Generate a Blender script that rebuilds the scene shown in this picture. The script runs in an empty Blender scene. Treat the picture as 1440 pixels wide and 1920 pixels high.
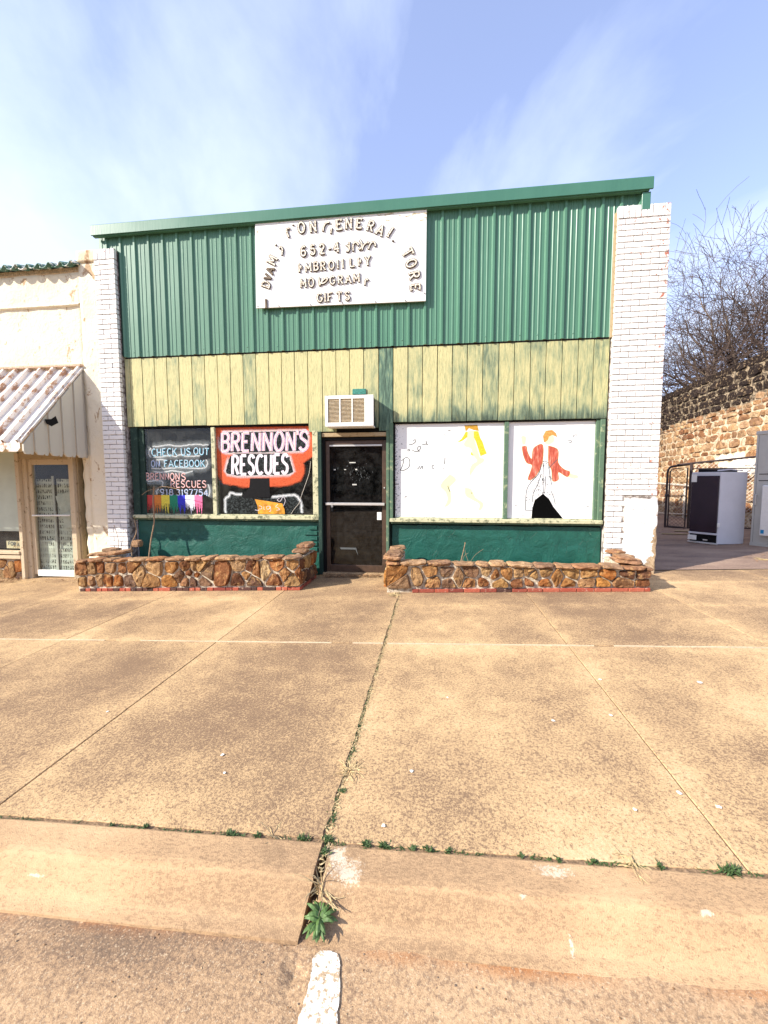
import bpy, bmesh, math, random
from mathutils import Vector, Matrix, noise as mnoise
R = random.Random(7)
S = bpy.context.scene
C = S.collection
rad = math.radians

# ------------------------------------------------------------------ camera
cam = bpy.data.cameras.new('camera')
cam.sensor_fit = 'HORIZONTAL'; cam.sensor_width = 36; cam.lens = 36*760/1440
cam.clip_start = 0.05; cam.clip_end = 2000
camo = bpy.data.objects.new('camera', cam); C.objects.link(camo); S.camera = camo
def cam_matrix(p, r, y):
    f = Vector((-math.sin(y), math.cos(y), 0)); ri = Vector((math.cos(y), math.sin(y), 0)); up = Vector((0, 0, 1))
    fw = f*math.cos(p)-up*math.sin(p); dn = -up*math.cos(p)-f*math.sin(p)
    r2 = ri*math.cos(r)+dn*math.sin(r); d2 = dn*math.cos(r)-ri*math.sin(r)
    return Matrix((r2, -d2, -fw)).transposed().to_4x4()
camo.matrix_world = Matrix.Translation((0, -6.3, 1.5)) @ cam_matrix(rad(4.315), rad(.072), rad(7.082))
S.render.resolution_x = 768; S.render.resolution_y = 1024

# ------------------------------------------------------------------ sky, sun, exposure
SUN_EL, SUN_AZ = rad(31), rad(30)        # sun stands low on the left, behind the photographer
to_sun = Vector((-math.cos(SUN_EL)*math.cos(SUN_AZ), -math.cos(SUN_EL)*math.sin(SUN_AZ), math.sin(SUN_EL)))
W = bpy.data.worlds.new('World'); S.world = W; W.use_nodes = True
wt = W.node_tree; wt.nodes.clear()
def wn(t, **k):
    n = wt.nodes.new(t)
    for a, b in k.items():
        if hasattr(n, a): setattr(n, a, b)
    return n
sky = wn('ShaderNodeTexSky', sky_type='NISHITA', sun_disc=False, sun_elevation=SUN_EL,
         sun_rotation=math.atan2(to_sun.x, to_sun.y), air_density=1.0, dust_density=1.2, ozone_density=2.2)
tc = wn('ShaderNodeTexCoord'); sep = wn('ShaderNodeSeparateXYZ')
wt.links.new(tc.outputs['Generated'], sep.inputs[0])
def wm(op, a, b=None, c=None, clamp=False):
    n = wn('ShaderNodeMath', operation=op, use_clamp=clamp)
    for i, v in enumerate((a, b, c)):
        if v is None: continue
        if isinstance(v, (int, float)): n.inputs[i].default_value = v
        else: wt.links.new(v, n.inputs[i])
    return n.outputs[0]
# thin cirrus: noise on a plane above the town, drawn out into streaks
den = wm('ADD', wm('MAXIMUM', sep.outputs[2], 0.0), 0.12)
cx = wm('DIVIDE', sep.outputs[0], den); cy = wm('DIVIDE', sep.outputs[1], den)
u = wm('ADD', wm('MULTIPLY', cx, .9), wm('MULTIPLY', cy, .35)); v = wm('SUBTRACT', wm('MULTIPLY', cy, .42), wm('MULTIPLY', cx, .25))
comb = wn('ShaderNodeCombineXYZ'); wt.links.new(u, comb.inputs[0]); wt.links.new(v, comb.inputs[1]); comb.inputs[2].default_value = 3.7
nz = wn('ShaderNodeTexNoise'); nz.inputs['Scale'].default_value = 1.7; nz.inputs['Detail'].default_value = 9; nz.inputs['Roughness'].default_value = .56; nz.inputs['Distortion'].default_value = .35
wt.links.new(comb.outputs[0], nz.inputs['Vector'])
nz2 = wn('ShaderNodeTexNoise'); nz2.inputs['Scale'].default_value = .55; nz2.inputs['Detail'].default_value = 3
wt.links.new(comb.outputs[0], nz2.inputs['Vector'])
cover = wm('ADD', wm('MULTIPLY', nz.outputs[0], 1.15), wm('MULTIPLY', nz2.outputs[0], .5))
# more veil towards the sun's side (left) and the horizon, as the photograph shows
veil = wm('ADD', wm('MULTIPLY', sep.outputs[0], -.23), wm('MULTIPLY', wm('SUBTRACT', .62, sep.outputs[2]), .45))
fac = wm('MAXIMUM', wm('MULTIPLY_ADD', wm('ADD', cover, veil), 2.2, -1.33, clamp=True), .18)
tint = wn('ShaderNodeMix', data_type='RGBA', blend_type='MULTIPLY'); tint.inputs['Factor'].default_value = 1
wt.links.new(sky.outputs[0], tint.inputs['A']); tint.inputs['B'].default_value = (1.55, 1.32, 1.45, 1)
mx = wn('ShaderNodeMix', data_type='RGBA'); wt.links.new(fac, mx.inputs['Factor'])
wt.links.new(tint.outputs['Result'], mx.inputs['A']); mx.inputs['B'].default_value = (3.75, 4.3, 5.5, 1)
bg = wn('ShaderNodeBackground'); bg.inputs['Strength'].default_value = .14
wt.links.new(mx.outputs['Result'], bg.inputs['Color'])
wo = wn('ShaderNodeOutputWorld'); wt.links.new(bg.outputs[0], wo.inputs[0])
sl = bpy.data.lights.new('sun', 'SUN'); sl.energy = 4.6; sl.angle = rad(.55); sl.color = (1, .93, .83)
so = bpy.data.objects.new('sun', sl); C.objects.link(so); so.location = (-8, -8, 9)
so.rotation_euler = to_sun.to_track_quat('Z', 'Y').to_euler()
S.view_settings.view_transform = 'Standard'; S.view_settings.look = 'None'; S.view_settings.gamma = 1
S.view_settings.use_curve_mapping = False; S.view_settings.exposure = 0.9

# ------------------------------------------------------------------ materials
class Mat:
    def __init__(s, name):
        s.m = bpy.data.materials.new(name); s.m.use_nodes = True; s.t = s.m.node_tree; s.t.nodes.clear()
        s.out = s.t.nodes.new('ShaderNodeOutputMaterial'); s.p = s.t.nodes.new('ShaderNodeBsdfPrincipled')
        s.t.links.new(s.p.outputs[0], s.out.inputs[0]); s.g = s.t.nodes.new('ShaderNodeNewGeometry')
    def L(s, a, b):
        if isinstance(a, (int, float)): b.default_value = a
        elif isinstance(a, tuple): b.default_value = a if len(a) == 4 else a+(1,)*(len(b.default_value)-len(a)) if len(b.default_value) > 3 else a[:3]
        else: s.t.links.new(a, b)
    def noise(s, scale, detail=4, rough=.55, stretch=(1, 1, 1), vec=None, off=(0, 0, 0), dist=0):
        mp = s.t.nodes.new('ShaderNodeMapping'); mp.inputs['Scale'].default_value = stretch; mp.inputs['Location'].default_value = off
        s.L(vec or s.g.outputs['Position'], mp.inputs[0])
        n = s.t.nodes.new('ShaderNodeTexNoise'); s.L(mp.outputs[0], n.inputs['Vector'])
        n.inputs['Scale'].default_value = scale; n.inputs['Detail'].default_value = detail; n.inputs['Roughness'].default_value = rough
        n.inputs['Distortion'].default_value = dist
        return n.outputs[0]
    def voro(s, scale, feature='F1', stretch=(1, 1, 1)):
        mp = s.t.nodes.new('ShaderNodeMapping'); mp.inputs['Scale'].default_value = stretch; s.L(s.g.outputs['Position'], mp.inputs[0])
        n = s.t.nodes.new('ShaderNodeTexVoronoi'); n.feature = feature; s.L(mp.outputs[0], n.inputs['Vector']); n.inputs['Scale'].default_value = scale
        return n.outputs[0]
    def rnd(s):
        return s.t.nodes.new('ShaderNodeObjectInfo').outputs['Random']
    def ramp(s, f, stops, interp='LINEAR'):
        n = s.t.nodes.new('ShaderNodeValToRGB'); s.L(f, n.inputs[0]); e = n.color_ramp.elements; n.color_ramp.interpolation = interp
        while len(e) < len(stops): e.new(.5)
        for k, (p, c) in enumerate(stops):
            e[k].position = p; e[k].color = (c, c, c, 1) if isinstance(c, (int, float)) else tuple(c)+(1,)
        return n.outputs[0]
    def mix(s, f, a, b, mode='MIX'):
        n = s.t.nodes.new('ShaderNodeMix'); n.data_type = 'RGBA'; n.blend_type = mode
        s.L(f, n.inputs['Factor']); s.L(a, n.inputs['A']); s.L(b, n.inputs['B']); return n.outputs['Result']
    def math(s, op, a, b=0., c=None, clamp=False):
        n = s.t.nodes.new('ShaderNodeMath'); n.operation = op; n.use_clamp = clamp
        s.L(a, n.inputs[0]); s.L(b, n.inputs[1])
        if c is not None: s.L(c, n.inputs[2])
        return n.outputs[0]
    def xyz(s):
        n = s.t.nodes.new('ShaderNodeSeparateXYZ'); s.L(s.g.outputs['Position'], n.inputs[0]); return n.outputs
    def bump(s, h, dist=.01, strength=1.):
        n = s.t.nodes.new('ShaderNodeBump'); n.inputs['Distance'].default_value = dist; n.inputs['Strength'].default_value = strength
        s.L(h, n.inputs['Height']); s.L(n.outputs[0], s.p.inputs['Normal'])
    def fin(s, col, rough=.8, spec=.3, metal=0.):
        s.L(col, s.p.inputs['Base Color']); s.L(rough, s.p.inputs['Roughness'])
        s.p.inputs['Specular IOR Level'].default_value = spec; s.p.inputs['Metallic'].default_value = metal
        return s.m

def plain(name, col, rough=.7, spec=.3, var=.15, scale=30, bump=0., metal=0.):
    m = Mat(name); n = m.noise(scale, 5)
    d = tuple(c*(1-var) for c in col); l = tuple(min(1, c*(1+var)) for c in col)
    if bump: m.bump(n, bump)
    return m.fin(m.ramp(n, [(.3, d), (.7, l)]), rough, spec, metal)

def concrete(name, light, dark, pale, edges=True, grit=1., streak=(1, 1, 1), worn=False):
    m = Mat(name)
    big = m.noise(.75, 5, .6, off=(3, 7, 0)); mid = m.noise(7, 6, .62, stretch=streak); fine = m.noise(75, 3, .7, stretch=streak); grain = m.noise(260, 2, .6)
    big = m.math('ADD', big, m.math('MULTIPLY', m.math('SUBTRACT', m.rnd(), .5), .14)) if edges else big
    stain = m.math('ADD', m.math('MULTIPLY', big, 1.2), m.math('MULTIPLY', mid, .5))
    stain = m.math('ADD', stain, m.math('MULTIPLY', fine, .75*grit))
    stain = m.math('ADD', stain, m.math('MULTIPLY', grain, .35*grit))
    if edges:      # slabs stay cleaner and paler along their joints
        n = m.t.nodes.new('ShaderNodeTexCoord'); q = m.t.nodes.new('ShaderNodeSeparateXYZ'); m.L(n.outputs['Generated'], q.inputs[0])
        ex = m.math('ABSOLUTE', m.math('SUBTRACT', q.outputs[0], .5)); ey = m.math('ABSOLUTE', m.math('SUBTRACT', q.outputs[1], .5))
        e = m.math('MAXIMUM', ex, ey)
        stain = m.math('SUBTRACT', stain, m.math('MULTIPLY', m.math('SUBTRACT', e, .34, clamp=True), .8))
    c = m.ramp(m.math('MULTIPLY', stain, .45), [(.40, pale), (.53, light), (.76, tuple(a*.50+b*.50 for a, b in zip(light, dark)))])
    sp2 = m.math('ADD', m.math('MULTIPLY', m.noise(72, 4, .72, stretch=streak, off=(1, 1, 1)), .60), m.math('MULTIPLY', m.noise(210, 2, .6), .40))
    dens_ = m.math('MULTIPLY', m.math('SUBTRACT', m.math('MULTIPLY', stain, .45), .575), .60)
    c = m.mix(m.ramp(m.math('ADD', sp2, dens_), [(.485, 0), (.575, .85*grit)]), c, dark)
    sp = m.noise(120, 2, .5, off=(9, 2, 5)); c = m.mix(m.ramp(sp, [(.66, 0), (.73, .55)]), c, tuple(x*.5 for x in dark))
    if worn:       # paler nose and foot: edge wear with the ridge highlight painted into the colour
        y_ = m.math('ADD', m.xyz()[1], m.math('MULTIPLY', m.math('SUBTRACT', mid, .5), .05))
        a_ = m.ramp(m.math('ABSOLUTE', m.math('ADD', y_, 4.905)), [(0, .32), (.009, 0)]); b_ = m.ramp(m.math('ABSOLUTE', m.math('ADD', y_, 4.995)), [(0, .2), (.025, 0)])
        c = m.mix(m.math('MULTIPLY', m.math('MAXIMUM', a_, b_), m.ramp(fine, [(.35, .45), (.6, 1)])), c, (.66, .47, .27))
        for (px, py, rx, ry) in ((-.33, -4.86, .10, .07), (-.38, -4.80, .05, .06), (.46, -4.80, .10, .035), (.93, -4.90, .035, .012), (.33, -4.90, .02, .01), (.47, -4.985, .012, .03), (-1.6, -4.95, .05, .006)):
            xx = m.xyz(); dx = m.math('DIVIDE', m.math('SUBTRACT', xx[0], px), rx); dy = m.math('DIVIDE', m.math('SUBTRACT', xx[1], py), ry)
            d = m.math('ADD', m.math('MULTIPLY', dx, dx), m.math('MULTIPLY', dy, dy))
            k = m.math('SUBTRACT', m.math('ADD', m.noise(110, 4, .75, off=(px, 3, 0)), m.math('MULTIPLY', m.noise(18, 4, .7), .6)), m.math('MULTIPLY', d, .35))
            c = m.mix(m.ramp(k, [(.64, 0), (.78, .5)]), c, (.80, .72, .58))
    h = m.math('ADD', m.math('MULTIPLY', fine, .5), m.math('ADD', grain, m.math('MULTIPLY', mid, .5)))
    m.bump(h, .006, .55)
    return m.fin(c, .92, .2)
M = {}
M['slab'] = concrete('slab concrete', (.57, .385, .20), (.19, .12, .075), (.68, .495, .285))
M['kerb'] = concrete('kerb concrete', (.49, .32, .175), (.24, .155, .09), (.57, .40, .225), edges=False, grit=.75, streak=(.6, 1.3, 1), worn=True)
def road_mat():
    m = Mat('road concrete'); x = m.xyz()
    big = m.noise(2.5, 5, .6, stretch=(.35, 1.3, 1)); fine = m.noise(85, 3, .7); grain = m.noise(280, 2)
    f = m.math('ADD', m.math('MULTIPLY', big, .9), m.math('ADD', m.math('MULTIPLY', fine, .75), m.math('MULTIPLY', grain, .4)))
    c = m.ramp(m.math('MULTIPLY', f, .5), [(.42, (.52, .35, .20)), (.50, (.39, .255, .145)), (.57, (.25, .165, .10)), (.68, (.11, .08, .06))])
    rust = m.math('MULTIPLY', m.ramp(m.math('ABSOLUTE', m.math('ADD', x[1], 5.045)), [(.0, 1), (.045, 0)]), m.ramp(m.noise(1.7, 3, .6, off=(1, 4, 2)), [(.44, 0), (.62, 1)]))
    c = m.mix(m.math('MULTIPLY', rust, .8), c, (.36, .13, .035))
    sp3 = m.noise(55, 4, .75, off=(3, 3, 3)); c = m.mix(m.ramp(sp3, [(.50, 0), (.62, .6)]), c, (.15, .10, .07)); c = m.mix(m.ramp(m.noise(130, 2, .6, off=(7, 3, 3)), [(.60, 0), (.68, .6)]), c, (.60, .47, .31))
    m.bump(m.math('ADD', fine, grain), .004, .45)
    return m.fin(c, .9, .2)
M['road'] = road_mat()
M['dirt'] = plain('joint dirt', (.24, .16, .095), .95, .1, .5, 90, .01)
M['sealant'] = plain('pale joint sealant', (.62, .49, .33), .8, .2, .2, 60, .003)
M['spot'] = plain('white paint drop', (.8, .78, .72), .6, .3, .1, 60)
M['roadpaint'] = (lambda m: (m.bump(m.noise(90, 4), .006), m.fin(m.mix(m.ramp(m.noise(60, 5, .7), [(.50, 0), (.57, 1)]), (.8, .78, .70), (.45, .33, .21)), .85, .2))[1])(Mat('worn road paint'))
def alley_mat():
    m = Mat('alley paving'); a = m.noise(1.1, 6, .65, stretch=(1, 2.2, 1)); b = m.noise(45, 4, .7, stretch=(1, 2, 1))
    f = m.math('ADD', a, m.math('MULTIPLY', b, .8))
    m.bump(m.math('ADD', a, b), .012)
    return m.fin(m.ramp(m.math('MULTIPLY', f, .55), [(.38, (.40, .28, .20)), (.5, (.28, .19, .14)), (.62, (.17, .115, .09))]), .88, .25)
M['alley'] = alley_mat()
M['ground'] = plain('dry ground', (.24, .19, .12), .95, .1, .4, .6, .03)

def board_mat():
    m = Mat('weathered yellow board paint'); x = m.xyz(); r = m.rnd()
    g = m.noise(26, 7, .68, stretch=(1, 1, .12)); k = m.noise(11, 5, .65, stretch=(1, 1, .3)); f = m.noise(150, 3, .6, stretch=(1, 1, .07)); sw = m.noise(2.6, 3, .5, stretch=(1, 1, .6), dist=1.5)
    low = m.math('SUBTRACT', 2.66, x[2]); low = m.math('MULTIPLY', m.math('MAXIMUM', low, 0.), m.ramp(m.math('MULTIPLY', m.math('ADD', x[0], 5.), .14), [(.35, .35), (.55, 1.)]))
    right = m.math('MULTIPLY', m.math('ADD', x[0], .6, clamp=True), .115)
    high = m.math('MULTIPLY', m.math('MAXIMUM', m.math('SUBTRACT', x[0], 1.2), 0.), .05)
    w = m.math('ADD', m.math('ADD', m.math('MULTIPLY', g, .55), m.math('MULTIPLY', k, .45)), m.math('ADD', low, m.math('ADD', right, high)))
    w = m.math('ADD', w, m.math('MULTIPLY', m.math('SUBTRACT', m.math('POWER', r, 3.), .2), .20))
    w = m.math('ADD', w, m.math('MULTIPLY', m.math('SUBTRACT', sw, .5), .35))
    c = m.ramp(w, [(.48, (.56, .515, .26)), (.58, (.47, .45, .23)), (.66, (.35, .37, .20)), (.78, (.15, .20, .13)), (.93, (.045, .07, .05))])
    c = m.mix(m.ramp(f, [(.54, 0), (.66, .6)]), c, (.24, .25, .12))
    m.bump(m.math('ADD', g, f), .006, .8)
    return m.fin(c, .72, .3)
M['board'] = board_mat()
def greenboard():
    m = Mat('dark green board paint'); g = m.noise(26, 6, .65, stretch=(1, 1, .12))
    m.bump(g, .005)
    return m.fin(m.ramp(g, [(.38, (.04, .075, .055)), (.55, (.12, .20, .14)), (.68, (.32, .38, .2))]), .7, .3)
M['greenboard'] = greenboard()
M['tealwood'] = plain('teal paint', (.05, .22, .17), .6, .3, .4, 40)
def siding(name, a, b, rough):
    m = Mat(name); n = m.noise(3, 4, .5, stretch=(1, 1, .2)); f = m.noise(60, 3, .5, stretch=(1, 1, .1))
    m.bump(f, .0015, .4)
    d = m.ramp(m.noise(1.3, 3, off=(4, 4, 4)), [(.35, .42), (.7, rough)])
    return m.fin(m.ramp(m.math('ADD', m.math('MULTIPLY', n, .7), m.math('MULTIPLY', f, .3)), [(.3, a), (.7, b)]), d, .5)
M['metal'] = siding('green painted steel siding', (.060, .165, .104), (.085, .218, .140), .36)
M['trimmetal'] = siding('green painted steel trim', (.045, .15, .10), (.06, .18, .12), .3)
M['screw'] = plain('screw head', (.16, .30, .23), .35, .6, .1)
M['dark'] = plain('dark void board', (.012, .011, .010), .9, .1, .3)
def brickpaint():
    m = Mat('white painted brick'); x = m.xyz()
    n = m.noise(70, 4, .6); chip = m.noise(16, 5, .7, off=(2, 8, 1))
    top = m.math('MULTIPLY', m.math('MAXIMUM', m.math('SUBTRACT', x[2], 4.2), 0.), .06)
    edge = m.math('MULTIPLY', m.math('MAXIMUM', m.math('SUBTRACT', x[0], 2.95), 0.), .45)
    f = m.math('ADD', chip, m.math('ADD', top, edge))
    c = m.ramp(f, [(.675, (.80, .785, .76)), (.69, (.48, .20, .13)), (.80, (.38, .10, .06))])
    c = m.mix(m.ramp(m.noise(150, 2, off=(5, 1, 1)), [(.70, 0), (.74, .7)]), c, (.22, .17, .13))
    m.bump(m.math('ADD', n, chip), .006, .7)
    return m.fin(c, .6, .3)
M['brick'] = brickpaint()
M['joint'] = (lambda m: (m.bump(m.noise(120, 3), .004), m.fin(m.ramp(m.noise(14, 4, .6), [(.42, (.18, .15, .13)), (.60, (.55, .51, .46))]), .9, .1))[1])(Mat('painted mortar joint'))
def plaster(name, base, flaw, lo=.66, hi=.70, x0=None, z1=None):
    m = Mat(name); x = m.xyz()
    a = m.noise(9, 6, .62, stretch=(1, 1, 1.1), dist=.4); b = m.noise(28, 5, .62); s = m.noise(3.0, 5, .6, off=(2, 3, 1)); cr = m.noise(3.6, 5, .62, stretch=(1.4, 1, .7), off=(5, 5, 5), dist=.9)
    c = m.ramp(m.noise(2.2, 4), [(.35, tuple(v*.93 for v in base)), (.6, base)])
    c = m.mix(m.ramp(m.math('ADD', m.math('MULTIPLY', cr, .8), m.math('MULTIPLY', b, .22)), [(lo, 0), (hi, 1)]), c, flaw)
    if x0 is not None:
        q = m.math('ADD', m.math('MULTIPLY', m.math('SUBTRACT', x[0], x0), 3.4), m.math('MULTIPLY', m.math('SUBTRACT', z1, x[2]), .55))
        q = m.math('ADD', q, m.math('MULTIPLY', m.math('SUBTRACT', s, .5), 2.2)); q = m.math('ADD', q, m.math('MULTIPLY', m.math('SUBTRACT', b, .5), .5))
        c = m.mix(m.ramp(q, [(.50, 0), (.52, 1)]), c, m.ramp(b, [(.35, (.30, .20, .11)), (.65, (.56, .42, .27))]))
    m.bump(m.math('ADD', m.math('MULTIPLY', a, 1.4), m.math('MULTIPLY', b, .7)), .014, .8)
    return m.fin(c, .85, .2)
M['stucco'] = plaster('cream stucco', (.80, .72, .55), (.46, .32, .19), .59, .635)
M['stuccocap'] = plaster('stained stucco cap', (.74, .62, .42), (.34, .20, .10), .52, .6)
M['render'] = plaster('white render', (.80, .785, .76), (.5, .45, .38), .70, .72, 3.02, .95)
M['rough_tan'] = plain('exposed rough render', (.48, .36, .22), .95, .1, .4, 45, .02)
def teal_wall():
    m = Mat('teal painted plaster'); a = m.noise(4, 5, .6, dist=.8); cr = m.voro(7, 'DISTANCE_TO_EDGE', (1, 1, .7)); b = m.noise(40, 4, .6)
    line = m.ramp(cr, [(.0, 1), (.012, 0)]); gate = m.ramp(m.noise(2.4, 3, off=(7, 1, 3)), [(.52, 0), (.6, 1)])
    c = m.ramp(a, [(.35, (.008, .078, .056)), (.65, (.013, .105, .078))])
    c = m.mix(m.math('MULTIPLY', m.ramp(m.noise(11, 5, .7, stretch=(.7, 1, 2.5), dist=1.5), [(.67, 0), (.70, .8)]), gate), c, (.30, .42, .34))
    c = m.mix(m.math('MULTIPLY', line, m.math('MULTIPLY', gate, .6)), c, (.004, .03, .02))
    m.bump(m.math('ADD', m.math('MULTIPLY', a, 1.5), m.math('ADD', m.math('MULTIPLY', b, .25), m.math('MULTIPLY', m.math('MULTIPLY', line, gate), -.3))), .02, .8)
    return m.fin(c, .5, .45)
M['teal'] = teal_wall()
def oldwood(name, base, under, lo=.56, hi=.66):
    m = Mat(name); g = m.noise(24, 6, .7, stretch=(.5, 1, .5)); b = m.noise(110, 3, .6)
    m.bump(m.math('ADD', g, m.math('MULTIPLY', b, .4)), .008, .8)
    return m.fin(m.mix(m.ramp(g, [(lo, 0), (hi, 1)]), m.ramp(b, [(.3, tuple(v*.85 for v in base)), (.7, base)]), under), .75, .25)
M['frame_pale'] = oldwood('peeling pale frame paint', (.58, .56, .36), (.14, .15, .09), .50, .62)
M['frame_green'] = oldwood('weathered green frame paint', (.10, .17, .11), (.30, .34, .2), .55, .66)
M['frame_dark'] = oldwood('dark green frame paint', (.02, .045, .035), (.06, .10, .07))
M['cream_wood'] = oldwood('peeling cream wood', (.62, .50, .34), (.20, .13, .07), .58, .68)
M['tan_wood'] = oldwood('bare tan wood', (.42, .32, .19), (.2, .15, .08))
M['bronze'] = plain('bronze anodised metal', (.075, .045, .03), .4, .5, .25, 20)
M['alu'] = plain('bright aluminium', (.78, .77, .74), .3, .6, .06, 40, metal=.6)
M['white_plastic'] = plain('white enamel', (.82, .81, .77), .4, .45, .04, 20)
M['louvre'] = plain('dusty beige louvre', (.62, .52, .36), .5, .4, .25, 25)
M['black'] = plain('black plastic', (.008, .008, .009), .6, .12, .2)
def glass_mat(name, tint=(1, 1, 1), dirt=.03):
    m = Mat(name); m.t.nodes.remove(m.p)
    fr = m.t.nodes.new('ShaderNodeFresnel'); fr.inputs['IOR'].default_value = 1.5
    tr = m.t.nodes.new('ShaderNodeBsdfTransparent'); tr.inputs[0].default_value = tint+(1,)
    gl = m.t.nodes.new('ShaderNodeBsdfGlossy'); gl.inputs['Roughness'].default_value = .015
    a = m.t.nodes.new('ShaderNodeMixShader'); m.L(m.math('MULTIPLY', fr.outputs[0], m.math('SUBTRACT', 1., m.g.outputs['Backfacing'])), a.inputs[0]); m.L(tr.outputs[0], a.inputs[1]); m.L(gl.outputs[0], a.inputs[2])
    df = m.t.nodes.new('ShaderNodeBsdfDiffuse'); df.inputs[0].default_value = (.5, .5, .48, 1)
    b = m.t.nodes.new('ShaderNodeMixShader'); m.L(m.math('MULTIPLY', m.ramp(m.noise(9, 6, .7), [(.4, .1), (.75, 1)]), dirt), b.inputs[0]); m.L(a.outputs[0], b.inputs[1]); m.L(df.outputs[0], b.inputs[2])
    m.t.links.new(b.outputs[0], m.out.inputs[0]); return m.m
M['glass'] = glass_mat('shop glass', (.75, .78, .76), .05)
M['doorglass'] = glass_mat('tinted door glass', (.35, .36, .36), .035)
M['oldglass'] = glass_mat('dusty old glass', (.92, .95, .93), .05)
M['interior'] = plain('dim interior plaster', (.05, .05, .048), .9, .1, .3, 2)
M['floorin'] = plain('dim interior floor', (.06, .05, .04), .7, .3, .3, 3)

def soft(name, col, strength=1., speck=None):      # sprayed paint: opacity fades with the point attribute "soft"
    m = Mat(name); at = m.t.nodes.new('ShaderNodeAttribute'); at.attribute_name = 'soft'
    tr = m.t.nodes.new('ShaderNodeBsdfTransparent'); mx = m.t.nodes.new('ShaderNodeMixShader')
    f = m.math('MULTIPLY', at.outputs['Fac'], m.ramp(m.noise(45, 4, .6), [(.25, .55*strength), (.6, strength)]), clamp=True)
    m.L(f, mx.inputs[0]); m.L(tr.outputs[0], mx.inputs[1]); m.fin(col, .6, .3); m.L(m.p.outputs[0], mx.inputs[2]); m.t.links.new(mx.outputs[0], m.out.inputs[0])
    return m.m
def paint(name, col, var=.12, rough=.55):
    return plain(name, col, rough, .3, var, 35)
M['p_white'] = soft('sprayed white paint', (.72, .76, .76), .8)
M['p_mist'] = soft('thin sprayed mist', (.55, .61, .61), .30)
M['p_whitehard'] = soft('thick white paint', (.85, .84, .84))
M['p_orange'] = soft('sprayed orange paint', (.62, .10, .03))
M['p_black'] = (lambda m: m.fin(m.ramp(m.noise(38, 5, .7), [(.45, (.005, .006, .006)), (.72, (.075, .09, .09))]), .5, .12))(Mat('black window backing'))
M['p_cyan'] = paint('pale cyan paint', (.14, .46, .60), .5)
M['p_blue'] = paint('soft blue paint', (.15, .30, .52), .4)
M['p_num'] = paint('blue white paint', (.28, .42, .66), .6)
M['p_rose'] = paint('salmon paint', (.60, .27, .22), .5)
M['p_lilac'] = paint('lilac outline paint', (.62, .52, .74), .3)
M['p_pink'] = paint('pink orange paint', (.78, .36, .30), .3)
M['p_wpink'] = paint('pinkish white paint', (.80, .72, .76), .15)
for k, c in enumerate([(.45, .045, .04), (.60, .20, .035), (.72, .60, .07), (.012, .22, .12), (.035, .04, .55), (.78, .76, .82), (.75, .16, .32)]):
    M['r%d' % k] = paint('banner paint %s' % ('red', 'orange', 'yellow', 'green', 'blue', 'white', 'pink')[k], c)
def whiteboard_mat():
    m = Mat('white painted window backing'); x = m.xyz(); b = m.noise(30, 5, .7); a = m.noise(6, 4)
    e = m.math('MULTIPLY', m.math('MAXIMUM', m.math('SUBTRACT', -.42, x[0]), 0.), .9)
    c = m.mix(m.ramp(m.math('ADD', b, e), [(.69, 0), (.715, .85)]), m.ramp(a, [(.3, (.80, .80, .78)), (.7, (.83, .83, .81))]), (.16, .19, .19))
    return m.fin(c, .45, .4)
M['whiteboard'] = whiteboard_mat()
M['hair_y'] = paint('yellow hair paint', (.72, .50, .03), .2)
M['hair_b'] = paint('ochre hat paint', (.50, .27, .03), .2)
M['hair_o'] = paint('orange hair paint', (.72, .28, .07), .35)
M['skin'] = paint('faded skin paint', (.80, .78, .42), .04)
M['skin2'] = paint('pale skin paint', (.80, .70, .42), .05)
M['jacket'] = (lambda m: m.fin(m.ramp(m.noise(60, 5, .7, stretch=(1, 1, .15)), [(.40, (.38, .06, .035)), (.55, (.55, .13, .08)), (.68, (.72, .36, .26))]), .6, .3))(Mat('red brushed jacket paint'))
M['ink'] = paint('grey marker line', (.09, .10, .11), .4)
M['inkfaint'] = paint('faded marker line', (.10, .11, .11), .3)
M['hole'] = plain('bare dark pane', (.003, .003, .003), .7, .03, .1)
M['orange_paper'] = plain('orange foil paper', (.62, .27, .03), .35, .5, .5, 12)
def sign_mat():
    m = Mat('peeling white sign board'); x = m.xyz()
    g = m.noise(16, 6, .7, stretch=(.35, 1, 1.6), off=(1, 0, 2)); b = m.noise(40, 4)
    q = m.math('ADD', g, m.math('MULTIPLY', m.math('ADD', x[0], .9, clamp=True), .10)); q = m.math('ADD', q, m.math('MULTIPLY', m.math('MAXIMUM', m.math('SUBTRACT', x[2], 4.95), 0.), .22))
    c = m.mix(m.ramp(q, [(.71, 0), (.735, 1)]), m.ramp(b, [(.3, (.80, .79, .76)), (.7, (.84, .83, .81))]), m.ramp(b, [(.35, (.28, .20, .11)), (.65, (.58, .48, .30))]))
    m.bump(g, .004, .6)
    return m.fin(c, .6, .3)
M['sign'] = sign_mat()
M['letter_face'] = (lambda m: m.fin(m.ramp(m.noise(55, 4, .6), [(.38, (.34, .26, .16)), (.52, (.80, .75, .64))]), .6, .3))(Mat('chipped cream letter face'))
M['letter_side'] = plain('dirty brown letter edge', (.06, .042, .03), .75, .25, .5, 80)
M['letter_dark'] = plain('grey brown weathered letter', (.20, .155, .11), .75, .25, .5, 60)
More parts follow.
